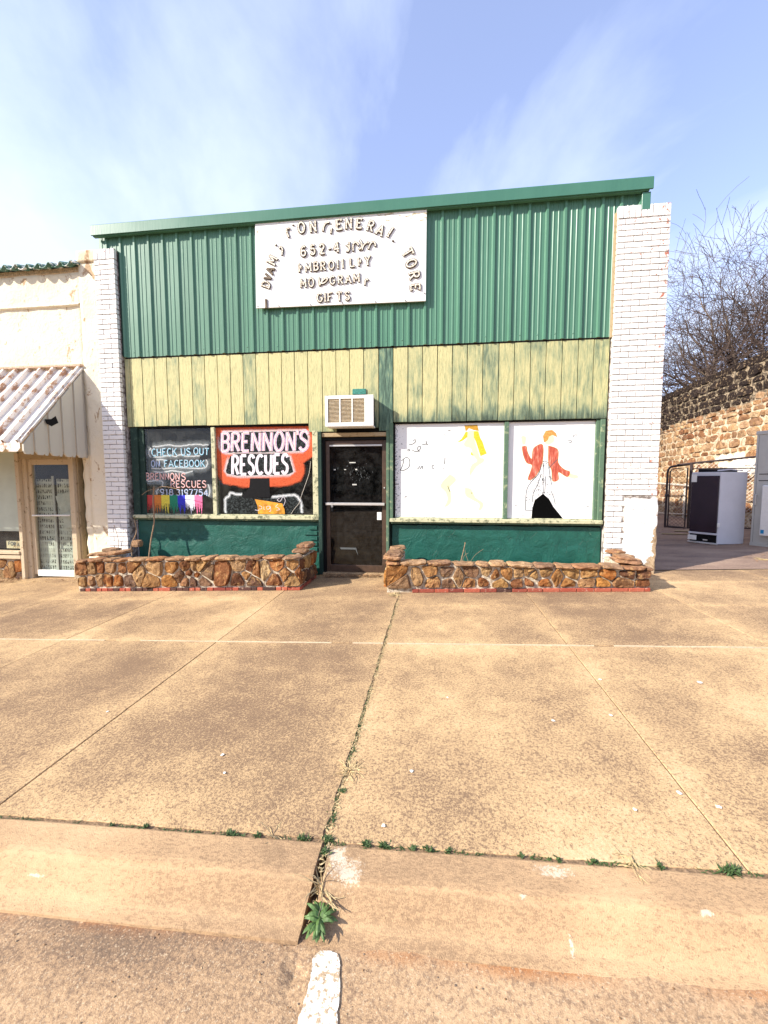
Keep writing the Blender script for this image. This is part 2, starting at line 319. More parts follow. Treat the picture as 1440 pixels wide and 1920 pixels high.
def rock(name, pal, bumpd=.035):
    m = Mat(name); r = m.rnd(); n = m.noise(9, 6, .65, dist=.6); f = m.noise(45, 5, .7); v = m.noise(3.5, 3)
    base = m.ramp(r, [(k/(len(pal)-1), c) for k, c in enumerate(pal)])
    c = m.mix(m.ramp(n, [(.38, 0), (.58, .75)]), base, m.mix(1., base, (.42, .34, .28), 'MULTIPLY'))
    c = m.mix(m.ramp(m.noise(13, 5, .7, off=(4, 2, 2)), [(.55, 0), (.66, .6)]), c, (.60, .36, .14))
    c = m.mix(m.ramp(f, [(.62, 0), (.72, .7)]), c, (.055, .035, .025))
    m.bump(m.math('ADD', m.math('MULTIPLY', n, 1.2), m.math('ADD', v, m.math('MULTIPLY', f, .6))), bumpd, 1.)
    return m.fin(c, .85, .25)
M['rock'] = rock('rust brown field stone', [(.44, .16, .035), (.15, .06, .03), (.54, .25, .06), (.20, .12, .08), (.46, .27, .10), (.26, .08, .03), (.60, .43, .22), (.34, .13, .04), (.10, .06, .045)])
M['capstone'] = rock('flat cap stone', [(.42, .24, .13), (.52, .34, .19), (.30, .18, .11), (.46, .22, .10)], .02)
M['mortar'] = (lambda m: (m.bump(m.noise(60, 5, .7), .015), m.fin(m.ramp(m.noise(22, 5, .6), [(.36, (.30, .23, .16)), (.60, (.70, .61, .47))]), .95, .1))[1])(Mat('rough pale mortar'))
M['redbrick'] = (lambda m: (m.bump(m.noise(60, 4), .006), m.fin(m.mix(m.ramp(m.noise(30, 4), [(.6, 0), (.7, .6)]), m.ramp(m.rnd(), [(0, (.34, .075, .045)), (.4, (.42, .12, .07)), (.6, (.22, .05, .035)), (.72, (.10, .045, .035)), (1, (.06, .035, .03))]), (.55, .38, .28)), .85, .2))[1])(Mat('red footing brick'))
M['wallstone'] = rock('alley wall stone', [(.36, .16, .065), (.54, .36, .20), (.20, .08, .035), (.50, .28, .13), (.62, .46, .28), (.27, .11, .05), (.54, .36, .21), (.32, .17, .085), (.58, .42, .25), (.24, .12, .06)], .03)
def wallmortar():
    m = Mat('alley wall mortar'); x = m.xyz(); n = m.noise(12, 5)
    q = m.math('ADD', m.math('ADD', x[2], m.math('MULTIPLY', x[1], .035)), m.math('MULTIPLY', m.math('SUBTRACT', m.noise(5, 5, .7), .5), .9))
    c = m.mix(m.ramp(m.math('SUBTRACT', q, 3.0), [(.42, 0), (.62, .85)]), m.ramp(n, [(.35, (.40, .30, .19)), (.6, (.66, .54, .38))]), m.ramp(m.noise(16, 4), [(.48, (.03, .02, .015)), (.58, (.34, .26, .17))]))
    m.bump(m.noise(25, 5, .7), .02); return m.fin(c, .95, .1)
M['wallmortar'] = wallmortar()
M['darkstone'] = (lambda m: (m.bump(m.noise(14, 5, .7), .03), m.fin(m.mix(m.ramp(m.noise(17, 5, .7), [(.56, 0), (.64, 1)]), (.022, .014, .011), (.30, .21, .12)), .9, .2))[1])(Mat('blackened parapet stone'))
M['whitestone'] = plain('whitewashed stone', (.78, .72, .62), .85, .2, .12, 12, .02)
M['pipe'] = plain('dark fence pipe', (.045, .03, .03), .5, .4, .3)
M['galv'] = plain('pale galvanised pipe', (.66, .60, .52), .5, .4, .15)
M['fridge_side'] = plain('white appliance steel', (.62, .62, .66), .4, .4, .05, 4)
M['fridge_door'] = plain('dark purple glass door', (.022, .010, .020), .25, .5, .2, 3)
M['cabinet'] = plain('pale grey cabinet steel', (.50, .49, .45), .45, .4, .06, 5)
M['sticker'] = plain('blue sticker', (.02, .25, .5), .4, .3, .05)
M['tile'] = (lambda m: (m.bump(m.noise(40, 4), .006), m.fin(m.mix(m.ramp(m.noise(13, 5, .6), [(.52, 0), (.60, 1)]), (.06, .15, .11), (.62, .60, .54)), .6, .4))[1])(Mat('flaking green clay tile'))
def awning_mat(name, base, under, lo, hi):
    m = Mat(name); n = m.noise(6, 6, .7, stretch=(1.6, .7, .7)); b = m.noise(34, 5, .7)
    q = m.math('ADD', m.math('MULTIPLY', n, .75), m.math('MULTIPLY', b, .25))
    c = m.mix(m.ramp(q, [(lo, 0), (hi, 1)]), base, m.ramp(b, [(.4, (.36, .18, .10)), (.6, under)])); m.bump(q, .004)
    return m.fin(c, .6, .35)
M['awning'] = awning_mat('flaking white awning paint', (.78, .73, .66), (.50, .31, .19), .515, .565)
M['awning_side'] = awning_mat('shade greyed awning side', (.56, .53, .44), (.50, .34, .22), .66, .72)  # same awning metal, its colour greyed to put in the side's shade
M['rust'] = plain('rusty peeled hem', (.55, .40, .28), .8, .2, .35, 40)
M['bark'] = plain('grey brown bark', (.20, .15, .11), .9, .1, .35, 12, .01)
M['twig'] = plain('purple brown twigs', (.085, .06, .05), .9, .1, .25, 6)
M['leaf'] = plain('green leaf', (.075, .14, .035), .55, .4, .35, 60)
M['leafdark'] = plain('dark green leaf', (.045, .085, .022), .6, .3, .4, 80)
M['straw'] = plain('dry straw', (.50, .38, .20), .8, .2, .3, 60)
M['litter'] = plain('dead leaf', (.26, .15, .075), .85, .2, .5, 40)
M['vine'] = plain('dry vine', (.30, .20, .12), .85, .2, .3, 60)
def paper_mat():
    m = Mat('printed newspaper sheet'); x = m.xyz()
    def band(v, f, lo): return m.ramp(m.math('FRACT', m.math('MULTIPLY', v, f)), [(lo, 0), (lo+.04, 1), (.93, 1), (.97, 0)])
    cellz = m.math('MULTIPLY', band(x[2], 9.5, .28), band(x[0], 22., .22)); n = m.noise(34, 4, .65, stretch=(1.6, 1, .6)); g = m.noise(2.6, 2, off=(1, 1, 6))
    k = m.math('MULTIPLY', cellz, m.math('MULTIPLY', m.ramp(n, [(.44, 0), (.50, 1)]), m.ramp(g, [(.38, .3), (.5, 1)])))
    return m.fin(m.mix(k, m.ramp(m.noise(3, 3), [(.3, (.46, .48, .43)), (.7, (.68, .68, .60))]), (.03, .03, .03)), .8, .2)
M['paper'] = paper_mat()
M['paper_plain'] = plain('blank paper', (.55, .55, .50), .8, .2, .1, 8)
M['painted_pane'] = plain('pale green painted pane', (.50, .55, .46), .45, .4, .08, 4)
# ------------------------------------------------------------------ helpers
def gz(x, y=0.): return .0378*max(-14, min(14, x))+.0073*(y+6.3)
ORG = {}
def org(o): return ORG[o.name] if o is not None else Vector((0, 0, 0))
def tag(o, label=None, cat=None, group=None, kind=None):
    if label: o['label'] = label
    if cat: o['category'] = cat
    if group: o['group'] = group
    if kind: o['kind'] = kind
    return o
def thing(name, at, label, cat, group=None):
    o = bpy.data.objects.new(name, None); o.empty_display_size = .2; C.objects.link(o)
    o.location = at; ORG[o.name] = Vector(at); return tag(o, label, cat, group)
def link(name, me, at, parent=None, rot=None):
    o = bpy.data.objects.new(name, me); C.objects.link(o); at = Vector(at); ORG[o.name] = at
    o.parent = parent; o.location = at-org(parent)
    if rot: o.rotation_euler = rot
    return o
class MB:
    def __init__(s): s.v = []; s.f = []; s.mi = []; s.soft = []
    def add(s, vs, fs, mi=0, soft=1.):
        b = len(s.v); s.v += [tuple(v) for v in vs]; s.f += [tuple(b+i for i in f) for f in fs]; s.mi += [mi]*len(fs)
        s.soft += (list(soft) if isinstance(soft, (list, tuple)) else [soft]*len(vs)); return s
    def box(s, x0, x1, y0, y1, z0, z1, mi=0):
        return s.add([(x, y, z) for x in (x0, x1) for y in (y0, y1) for z in (z0, z1)],
                     [(0, 1, 3, 2), (4, 6, 7, 5), (0, 4, 5, 1), (2, 3, 7, 6), (0, 2, 6, 4), (1, 5, 7, 3)], mi)
    def hexa(s, p, mi=0):     # 8 corners: bottom 4 ccw, top 4 ccw
        return s.add(p, [(3, 2, 1, 0), (4, 5, 6, 7), (0, 1, 5, 4), (1, 2, 6, 5), (2, 3, 7, 6), (3, 0, 4, 7)], mi)
    def tube(s, pts, rs, n=6, mi=0, cap=True):
        pts = [Vector(p) for p in pts]
        if isinstance(rs, (int, float)): rs = [rs]*len(pts)
        b = len(s.v); up = None
        for i, p in enumerate(pts):
            d = (pts[min(i+1, len(pts)-1)]-pts[max(i-1, 0)])
            d = d.normalized() if d.length > 1e-9 else Vector((0, 0, 1))
            if up is None: up = d.orthogonal().normalized()
            up = (up-d*up.dot(d)); up = up.normalized() if up.length > 1e-6 else d.orthogonal().normalized()
            w = d.cross(up)
            for k in range(n):
                a = 2*math.pi*k/n; s.v.append(tuple(p+(up*math.cos(a)+w*math.sin(a))*rs[i])); s.soft.append(1.)
        for i in range(len(pts)-1):
            for k in range(n):
                s.f.append((b+i*n+k, b+i*n+(k+1) % n, b+(i+1)*n+(k+1) % n, b+(i+1)*n+k)); s.mi.append(mi)
        if cap:
            s.f.append(tuple(b+k for k in reversed(range(n)))); s.f.append(tuple(b+(len(pts)-1)*n+k for k in range(n))); s.mi += [mi, mi]
        return s
    def prism(s, poly, y0, y1, mi=0, side=None):    # polygon in x,z (ccw seen from the front) between y0 (front) and y1
        n = len(poly); a = sum(poly[i][0]*poly[(i+1) % n][1]-poly[(i+1) % n][0]*poly[i][1] for i in range(n))
        if a < 0: poly = poly[::-1]
        b = len(s.v); s.v += [(x, y0, z) for x, z in poly]+[(x, y1, z) for x, z in poly]; s.soft += [1.]*2*n
        s.f.append(tuple(b+i for i in range(n))); s.f.append(tuple(b+n+i for i in reversed(range(n)))); s.mi += [mi, mi]
        for i in range(n):
            j = (i+1) % n; s.f.append((b+i, b+n+i, b+n+j, b+j)); s.mi.append(mi if side is None else side)
        return s
    def ribbon(s, pts, w, y, mi=0, soft=False):     # flat stroke in x,z; soft=True fades at its sides
        pts = [Vector((p[0], 0, p[1])) for p in pts]
        if len(pts) < 2: return s
        b = len(s.v); n = len(pts); k = 3 if soft else 2
        for i, p in enumerate(pts):
            d = pts[min(i+1, n-1)]-pts[max(i-1, 0)]
            d = d.normalized() if d.length > 1e-9 else Vector((1, 0, 0)); nr = Vector((-d.z, 0, d.x))*w*.5
            q = [p+nr, p, p-nr] if soft else [p+nr, p-nr]
            e = 0. if soft and i in (0, n-1) else 1.
            for m_, v in enumerate(q): s.v.append((v.x, y, v.z)); s.soft.append(e if (not soft or m_ == 1) else 0.)
        for i in range(n-1):
            for m_ in range(k-1):
                s.f.append((b+i*k+m_, b+(i+1)*k+m_, b+(i+1)*k+m_+1, b+i*k+m_+1)[::-1]); s.mi.append(mi)
        return s
    def build(s, name, mats, parent=None, smooth=False, bevel=0., bsegs=1, at=None, soft=False):
        if not isinstance(mats, (list, tuple)): mats = [mats]
        xs = [v[0] for v in s.v]; ys = [v[1] for v in s.v]; zs = [v[2] for v in s.v]
        o = Vector(at) if at is not None else Vector(((min(xs)+max(xs))/2, (min(ys)+max(ys))/2, min(zs)))
        me = bpy.data.meshes.new(name); me.from_pydata([(v[0]-o.x, v[1]-o.y, v[2]-o.z) for v in s.v], [], s.f)
        for m in mats: me.materials.append(m)
        me.polygons.foreach_set('material_index', s.mi)
        if soft:
            at_ = me.attributes.new('soft', 'FLOAT', 'POINT'); at_.data.foreach_set('value', s.soft)
        if bevel:
            bm = bmesh.new(); bm.from_mesh(me); bmesh.ops.remove_doubles(bm, verts=bm.verts, dist=1e-5)
            bmesh.ops.bevel(bm, geom=bm.edges[:], offset=bevel, segments=bsegs, affect='EDGES', profile=.6); bm.to_mesh(me); bm.free()
        if smooth: me.polygons.foreach_set('use_smooth', [True]*len(me.polygons))
        me.update()
        return link(name, me, o, parent)
def bx(name, b, mat, parent=None, bevel=.003, label=None):
    o = MB().box(*b).build(name, mat, parent, bevel=bevel)
    if label: o['label'] = label
    return o
def crm(pts, k=4):       # smooth curve through points
    if len(pts) < 3: return pts
    o = []
    P = [pts[0]]+list(pts)+[pts[-1]]
    for i in range(1, len(P)-2):
        a, b, c, d = P[i-1], P[i], P[i+1], P[i+2]
        for j in range(k):
            t = j/k; o.append(tuple(.5*((2*b[q])+(-a[q]+c[q])*t+(2*a[q]-5*b[q]+4*c[q]-d[q])*t*t+(-a[q]+3*b[q]-3*c[q]+d[q])*t**3) for q in range(len(b))))
    o.append(tuple(pts[-1])); return o
def inside(poly, x, y):
    c = False; j = len(poly)-1
    for i in range(len(poly)):
        if (poly[i][1] > y) != (poly[j][1] > y) and x < (poly[j][0]-poly[i][0])*(y-poly[i][1])/(poly[j][1]-poly[i][1])+poly[i][0]: c = not c
        j = i
    return c
# stroke alphabet: (width, strokes) in a box one unit tall
def arc(cx, cy, rx, ry, a0, a1, n=12):
    return [(cx+rx*math.cos(rad(a0+(a1-a0)*i/n)), cy+ry*math.sin(rad(a0+(a1-a0)*i/n))) for i in range(n+1)]
GL = {
 'A': (.72, [[(.02, 0), (.36, 1), (.70, 0)], [(.15, .33), (.57, .33)]]),
 'B': (.60, [[(.06, 0), (.06, 1)], [(.06, 1), (.3, 1)]+arc(.3, .76, .24, .24, 90, -90)+[(.06, .52)], [(.3, .52)]+arc(.32, .26, .26, .26, 90, -90)+[(.06, 0)]]),
 'C': (.62, [arc(.35, .5, .32, .5, 50, 310, 16)]),
 'D': (.66, [[(.06, 0), (.06, 1)], [(.06, 1), (.2, 1)]+arc(.22, .5, .4, .5, 90, -90, 14)+[(.06, 0)]]),
 'E': (.56, [[(.06, 0), (.06, 1)], [(.06, 1), (.52, 1)], [(.06, .52), (.42, .52)], [(.06, 0), (.54, 0)]]),
 'F': (.54, [[(.06, 0), (.06, 1)], [(.06, 1), (.52, 1)], [(.06, .52), (.40, .52)]]),
 'G': (.66, [arc(.35, .5, .32, .5, 48, 360, 18), [(.67, .46), (.42, .46)]]),
 'H': (.64, [[(.06, 0), (.06, 1)], [(.58, 0), (.58, 1)], [(.06, .5), (.58, .5)]]),
 'I': (.22, [[(.11, 0), (.11, 1)]]),
 'K': (.62, [[(.06, 0), (.06, 1)], [(.58, 1), (.08, .45)], [(.22, .58), (.60, 0)]]),
 'L': (.52, [[(.06, 1), (.06, 0)], [(.06, 0), (.5, 0)]]),
 'M': (.82, [[(.06, 0), (.06, 1)], [(.06, 1), (.41, .25)], [(.41, .25), (.76, 1)], [(.76, 1), (.76, 0)]]),
 'N': (.68, [[(.06, 0), (.06, 1)], [(.06, 1), (.62, 0)], [(.62, 0), (.62, 1)]]),
 'O': (.70, [arc(.35, .5, .31, .5, 90, 450, 22)]),
 'R': (.62, [[(.06, 0), (.06, 1)], [(.06, 1), (.3, 1)]+arc(.3, .75, .25, .25, 90, -90)+[(.06, .5)], [(.28, .5), (.58, 0)]]),
 'S': (.56, [crm([(.50, .84), (.40, .97), (.22, 1.0), (.07, .86), (.09, .66), (.28, .53), (.46, .40), (.51, .20), (.38, .03), (.2, 0), (.05, .15)], 3)]),
 'T': (.62, [[(.31, 0), (.31, 1)], [(.02, 1), (.60, 1)]]),
 'U': (.64, [[(.06, 1), (.06, .32)]+arc(.32, .3, .26, .3, 180, 360, 10)+[(.58, 1)]]),
 'V': (.64, [[(.02, 1), (.32, 0), (.62, 1)]]),
 'Y': (.66, [[(.02, 1), (.33, .5), (.64, 1)], [(.33, .5), (.33, 0)]]),
 "'": (.18, [[(.10, 1.05), (.07, .80)]]),
 '0': (.58, [arc(.29, .5, .2, .5, 90, 450, 18)]),
 '1': (.30, [[(.04, .84), (.18, 1), (.18, 0)]]),
 '2': (.56, [arc(.28, .74, .22, .26, 165, -20, 8)+[(.04, 0)], [(.04, 0), (.54, .0)]]),
 '3': (.52, [arc(.24, .75, .2, .25, 150, -80, 10), arc(.24, .26, .24, .26, 85, -150, 10)]),
 '4': (.60, [[(.42, 0), (.42, 1)], [(.42, 1), (.02, .3)], [(.02, .3), (.58, .3)]]),
 '5': (.56, [[(.50, 1), (.12, 1)], [(.12, 1), (.08, .56)], [(.08, .56)]+arc(.26, .33, .26, .32, 110, -150, 12)]),
 '6': (.58, [crm([(.50, .92), (.32, 1.0), (.12, .8), (.05, .45), (.06, .2)], 3), arc(.29, .28, .24, .28, 180, -180, 16)]),
 '7': (.52, [[(.02, 1), (.50, 1), (.18, 0)]]),
 '8': (.54, [arc(.27, .76, .19, .24, -90, 270, 14), arc(.27, .26, .24, .26, 90, 450, 14)]),
 '9': (.54, [arc(.27, .70, .22, .30, 0, 360, 14), [(.49, .70), (.44, .25), (.2, 0)]]),
 '-': (.40, [[(.0, .5), (.9, .5)]]), '.': (.2, [[(.0, 0), (.3, .5)]]),
 '/': (.5, [crm([(.0, .9), (.35, 1.), (.5, .6), (.25, .0)], 3)]), ')': (.4, [crm([(.0, 1.), (.35, .6), (.3, .2), (.0, .0)], 3)]),
 'r': (.5, [crm([(.0, .0), (.05, .6), (.3, 1.), (.6, .8)], 3)]), 'c': (.5, [crm([(.0, .0), (.02, .5), (.3, .9), (.7, 1.)], 3)]),
 'n': (.9, [crm([(.0, .0), (.12, .6), (.45, .95), (.85, .8), (1., .5)], 3)]), 's': (.8, [crm([(.0, .1), (.3, .0), (.6, .3), (.9, 1.)], 3), [(.3, .9), (.7, .3)]]),
 'i': (.3, [[(.15, 0), (.15, 1)]]), 'f': (.3, [[(.1, 0), (.1, 1)], [(.1, .55), (.35, .55)], [(.35, .35), (.35, .75)]]),
}
def text_strokes(txt, a, b, h):      # lays a line of text between two points of its baseline
    tot = sum(GL[c][0]+.16 for c in txt)-.16; L = math.hypot(b[0]-a[0], b[1]-a[1]); sx = L/tot
    ux = ((b[0]-a[0])/L, (b[1]-a[1])/L); x = 0.; out = []
    for c in txt:
        w, st = GL[c]
        for s_ in st: out.append([(a[0]+ux[0]*(x+p[0])*sx-ux[1]*p[1]*h, a[1]+ux[1]*(x+p[0])*sx+p[1]*h) for p in s_])
        x += w+.16
    return out
def dens(pts, d=.03):
    o = [pts[0]]
    for p, q in zip(pts, pts[1:]):
        n = max(1, int(math.hypot(q[0]-p[0], q[1]-p[1])/d))
        for i in range(1, n+1): o.append((p[0]+(q[0]-p[0])*i/n, p[1]+(q[1]-p[1])*i/n))
    return o
LINES1 = [('CHECK', (-4.739, 1.933), (-4.282, 1.942), 0.117, 'c'), ('US', (-4.208, 1.941), (-4.036, 1.944), 0.112, 'c'), ('OUT', (-3.985, 1.956), (-3.714, 1.941), 0.107, 'c'), ('ON', (-4.757, 1.751), (-4.601, 1.75), 0.104, 'b'), ('FACEBOOK', (-4.521, 1.749), (-3.794, 1.749), 0.109, 'c'), ('BRENNON', (-4.868, 1.537), (-4.248, 1.531), 0.109, 'r'), ('S', (-4.22, 1.528), (-4.141, 1.528), 0.109, 'r'), ('RESCUES', (-4.418, 1.405), (-3.779, 1.405), 0.109, 'r'), ('918', (-4.618, 1.278), (-4.377, 1.274), 0.096, 'n'), ('3197754', (-4.32, 1.27), (-3.752, 1.263), 0.103, 'n')]
RAIN = [[(-4.865, 1.274), (-4.725, 1.271), (-4.881, 0.945), 0], [(-4.725, 1.275), (-4.599, 1.272), (-4.74, 0.946), 1], [(-4.599, 1.275), (-4.448, 1.272), (-4.614, 0.947), 2], [(-4.447, 1.275), (-4.301, 1.272), (-4.462, 0.948), 3], [(-4.301, 1.276), (-4.162, 1.273), (-4.315, 0.949), 4], [(-4.162, 1.276), (-3.997, 1.273), (-4.176, 0.951), 5], [(-3.997, 1.277), (-3.856, 1.274), (-4.01, 0.952), 6]]
HALO1 = [[(-4.731, 2.089), (-4.571, 2.096), (-4.438, 2.116), (-4.271, 2.092), (-4.122, 2.103), (-3.937, 2.118), (-3.708, 2.098)], [(-4.731, 1.911), (-4.55, 1.918), (-4.409, 1.935), (-4.316, 1.921), (-4.221, 1.946), (-4.083, 1.923), (-3.852, 1.93)], [(-4.742, 2.076), (-4.793, 1.99), (-4.759, 1.903)], [(-4.666, 1.867), (-4.581, 1.871), (-4.487, 1.866)], [(-4.768, 1.729), (-4.607, 1.719), (-4.418, 1.727), (-4.23, 1.735), (-4.045, 1.725), (-3.814, 1.724), (-3.747, 1.792), (-3.771, 1.878)], [(-4.732, 1.676), (-4.562, 1.658), (-4.373, 1.683), (-4.141, 1.648), (-4.0, 1.682)], [(-4.867, 1.659), (-4.901, 1.554), (-4.826, 1.51), (-4.664, 1.519), (-4.56, 1.501), (-4.583, 1.422)], [(-4.632, 1.387), (-4.682, 1.335), (-4.665, 1.282)], [(-3.74, 1.466), (-3.717, 1.336), (-3.748, 1.258)]]
ORANGE = [(-3.611, 2.404), (-1.942, 2.374), (-1.946, 1.917), (-2.035, 1.871), (-2.117, 1.8), (-2.101, 1.646), (-2.165, 1.527), (-2.352, 1.455), (-2.667, 1.429), (-2.664, 1.564), (-3.007, 1.559), (-3.017, 1.419), (-3.202, 1.443), (-3.46, 1.48), (-3.547, 1.615), (-3.566, 1.81), (-3.621, 1.908)]
BLK1 = [(-3.512, 2.27), (-3.459, 2.305), (-2.053, 2.306), (-2.018, 2.212), (-2.032, 2.083), (-2.107, 1.995), (-2.404, 1.987), (-2.704, 1.978), (-3.418, 1.979), (-3.481, 2.016), (-3.519, 2.065)]
BLK2 = [(-3.343, 1.912), (-3.251, 1.953), (-2.455, 1.946), (-2.331, 1.897), (-2.268, 1.658), (-2.337, 1.617), (-3.198, 1.596), (-3.397, 1.627), (-3.428, 1.675), (-3.385, 1.809)]
BRENN = [('BRENNON', (-3.495, 1.998), (-2.23, 1.997), 0.295), ("'", (-2.23, 1.997), (-2.193, 1.996), 0.312), ('S', (-2.175, 2.008), (-2.021, 2.0), 0.3)]
RESC = [('RESCUES', (-3.32, 1.617), (-2.361, 1.635), 0.303)]
HILL = [[(-3.457, 0.969), (-3.45, 1.198), (-3.389, 1.26), (-3.348, 1.321), (-3.272, 1.291), (-3.143, 1.291)], [(-2.646, 1.25), (-2.494, 1.262), (-2.268, 1.281), (-2.194, 1.239), (-2.152, 1.167), (-2.13, 0.981)]]
HILLDK = [(-3.444, 0.969), (-3.437, 1.198), (-3.363, 1.26), (-3.13, 1.285), (-2.875, 1.225), (-2.633, 1.238), (-2.256, 1.263), (-2.17, 1.203), (-2.143, 0.981)]
HAT = [(-3.007, 1.553), (-2.677, 1.554), (-2.671, 1.25), (-2.798, 1.237), (-3.144, 1.23), (-3.143, 1.273), (-3.024, 1.407)]
PAPER = [(-2.929, 1.212), (-2.459, 1.142), (-2.423, 1.045), (-2.419, 0.97), (-2.875, 0.971), (-2.885, 1.103)]
PIGS = [[(-2.859, 1.103), (-2.815, 1.091), (-2.816, 1.054), (-2.861, 1.048), (-2.868, 1.017)], [(-2.774, 1.091), (-2.775, 1.048), (-2.759, 1.042)], [(-2.773, 1.122), (-2.773, 1.116)], [(-2.675, 1.098), (-2.726, 1.091), (-2.72, 1.049), (-2.682, 1.055), (-2.668, 1.098), (-2.657, 1.025), (-2.689, 1.012)], [(-2.535, 1.129), (-2.574, 1.092), (-2.536, 1.074), (-2.505, 1.044), (-2.562, 1.032)], [(-2.931, 1.035), (-2.88, 1.029), (-2.861, 1.048)], [(-2.508, 1.226), (-2.546, 1.202), (-2.496, 1.178), (-2.444, 1.251), (-2.408, 1.19), (-2.441, 1.105)]]
WIRE = [(-1.975, 1.823), (-2.002, 1.634), (-2.08, 1.419), (-2.144, 1.252), (-2.184, 1.143), (-2.247, 1.07), (-2.318, 0.973)]
WHAIR = [[(0.446, 2.35), (0.637, 2.356), (0.663, 2.263), (0.588, 2.277), (0.513, 2.307), (0.467, 2.256)], [(0.467, 2.256), (0.497, 2.249), (0.492, 2.173), (0.408, 2.113), (0.336, 2.09), (0.407, 2.149), (0.445, 2.213)], [(0.588, 2.261), (0.655, 2.259), (0.684, 2.162), (0.723, 2.095), (0.749, 2.011), (0.787, 1.922), (0.694, 1.883), (0.662, 1.979), (0.624, 2.096), (0.59, 2.164)], [(0.56, 1.954), (0.589, 1.887), (0.542, 1.909)]]
WSKIN = [[(0.497, 2.257), (0.583, 2.267), (0.595, 2.147), (0.634, 2.012), (0.668, 1.911), (0.689, 1.861), (0.749, 1.843), (0.737, 1.793), (0.638, 1.726), (0.581, 1.642), (0.537, 1.588), (0.535, 1.676), (0.571, 1.761), (0.645, 1.811), (0.586, 1.895), (0.551, 1.997), (0.467, 2.028), (0.441, 2.073), (0.492, 2.165)], [(0.237, 1.609), (0.322, 1.549), (0.314, 1.49), (0.239, 1.413), (0.257, 1.301), (0.25, 1.163), (0.157, 1.099), (0.204, 1.215), (0.172, 1.335), (0.091, 1.421), (0.136, 1.507)], [(0.467, 1.404), (0.56, 1.379), (0.629, 1.251), (0.747, 1.166), (0.724, 1.072), (0.679, 1.054), (0.689, 1.149), (0.579, 1.216), (0.477, 1.285)]]
LETS = [[(-0.402, 2.072), (-0.356, 2.072), (-0.309, 2.1), (-0.29, 2.129), (-0.309, 2.146), (-0.333, 2.122)], [(-0.43, 1.982), (-0.398, 1.997), (-0.381, 1.981), (-0.412, 1.97)], [(-0.355, 1.993), (-0.303, 1.963), (-0.252, 1.971), (-0.218, 2.014), (-0.227, 2.043), (-0.257, 2.031), (-0.264, 1.997), (-0.235, 1.957)], [(-0.206, 2.082), (-0.175, 2.069), (-0.133, 2.076)], [(-0.142, 2.127), (-0.124, 2.098), (-0.133, 2.076), (-0.098, 2.063)], [(-0.516, 1.819), (-0.45, 1.87), (-0.398, 1.853), (-0.384, 1.784), (-0.406, 1.715), (-0.484, 1.672), (-0.54, 1.678)], [(-0.476, 1.84), (-0.498, 1.75), (-0.528, 1.681)], [(-0.268, 1.689), (-0.242, 1.714), (-0.228, 1.74)], [(-0.225, 1.688), (-0.191, 1.74), (-0.187, 1.693)], [(-0.002, 1.756), (-0.036, 1.739), (-0.036, 1.705), (-0.005, 1.699)], [(0.158, 1.865), (0.151, 1.763)], [(0.134, 1.704), (0.139, 1.692)], [(0.205, 1.43), (0.222, 1.378), (0.243, 1.335)], [(-0.624, 1.456), (-0.554, 1.459)], [(0.146, 2.217), (0.163, 2.203)], [(0.196, 2.284), (0.238, 2.273)], [(-0.466, 1.247), (-0.431, 1.273)], [(-0.606, 1.308), (-0.588, 1.299)], [(0.561, 1.328), (0.578, 1.31)], [(0.43, 1.03), (0.435, 1.023)]]
MHAIR = [(1.615, 2.083), (1.601, 2.174), (1.639, 2.249), (1.729, 2.261), (1.788, 2.21), (1.805, 2.153), (1.735, 2.186), (1.688, 2.163), (1.672, 2.11), (1.638, 2.083)]
MFACE = [(1.68, 2.158), (1.735, 2.186), (1.758, 2.157), (1.768, 2.132), (1.755, 2.081), (1.687, 2.043), (1.63, 2.061), (1.643, 2.087), (1.678, 2.11)]
MJACK = [[(1.3, 2.018), (1.363, 2.027), (1.383, 1.941), (1.446, 1.831), (1.46, 1.967), (1.512, 2.027), (1.604, 2.04), (1.603, 1.775), (1.545, 1.63), (1.476, 1.542), (1.4, 1.528), (1.446, 1.685), (1.448, 1.749), (1.376, 1.777), (1.326, 1.887)], [(1.683, 2.028), (1.786, 1.995), (1.829, 1.936), (1.83, 1.774), (1.921, 1.674), (2.001, 1.641), (1.964, 1.563), (1.838, 1.638), (1.844, 1.538), (1.804, 1.499), (1.751, 1.516), (1.738, 1.665), (1.691, 1.775)]]
MHAND = [[(1.284, 2.164), (1.319, 2.187), (1.36, 2.156), (1.352, 2.054), (1.31, 2.047)], [(1.999, 1.617), (2.111, 1.588), (2.129, 1.555), (2.067, 1.534), (1.973, 1.566)]]
MHOLE = [(1.465, 0.932), (1.475, 1.096), (1.508, 1.216), (1.624, 1.313), (1.709, 1.241), (1.78, 1.116), (1.929, 0.933)]
MPANT = [(1.612, 1.775), (1.691, 1.766), (1.741, 1.538), (1.773, 1.355), (1.804, 1.172), (1.761, 1.153), (1.705, 1.272), (1.63, 1.303), (1.554, 1.272), (1.479, 1.077), (1.373, 1.058), (1.375, 1.317), (1.441, 1.52), (1.572, 1.611)]
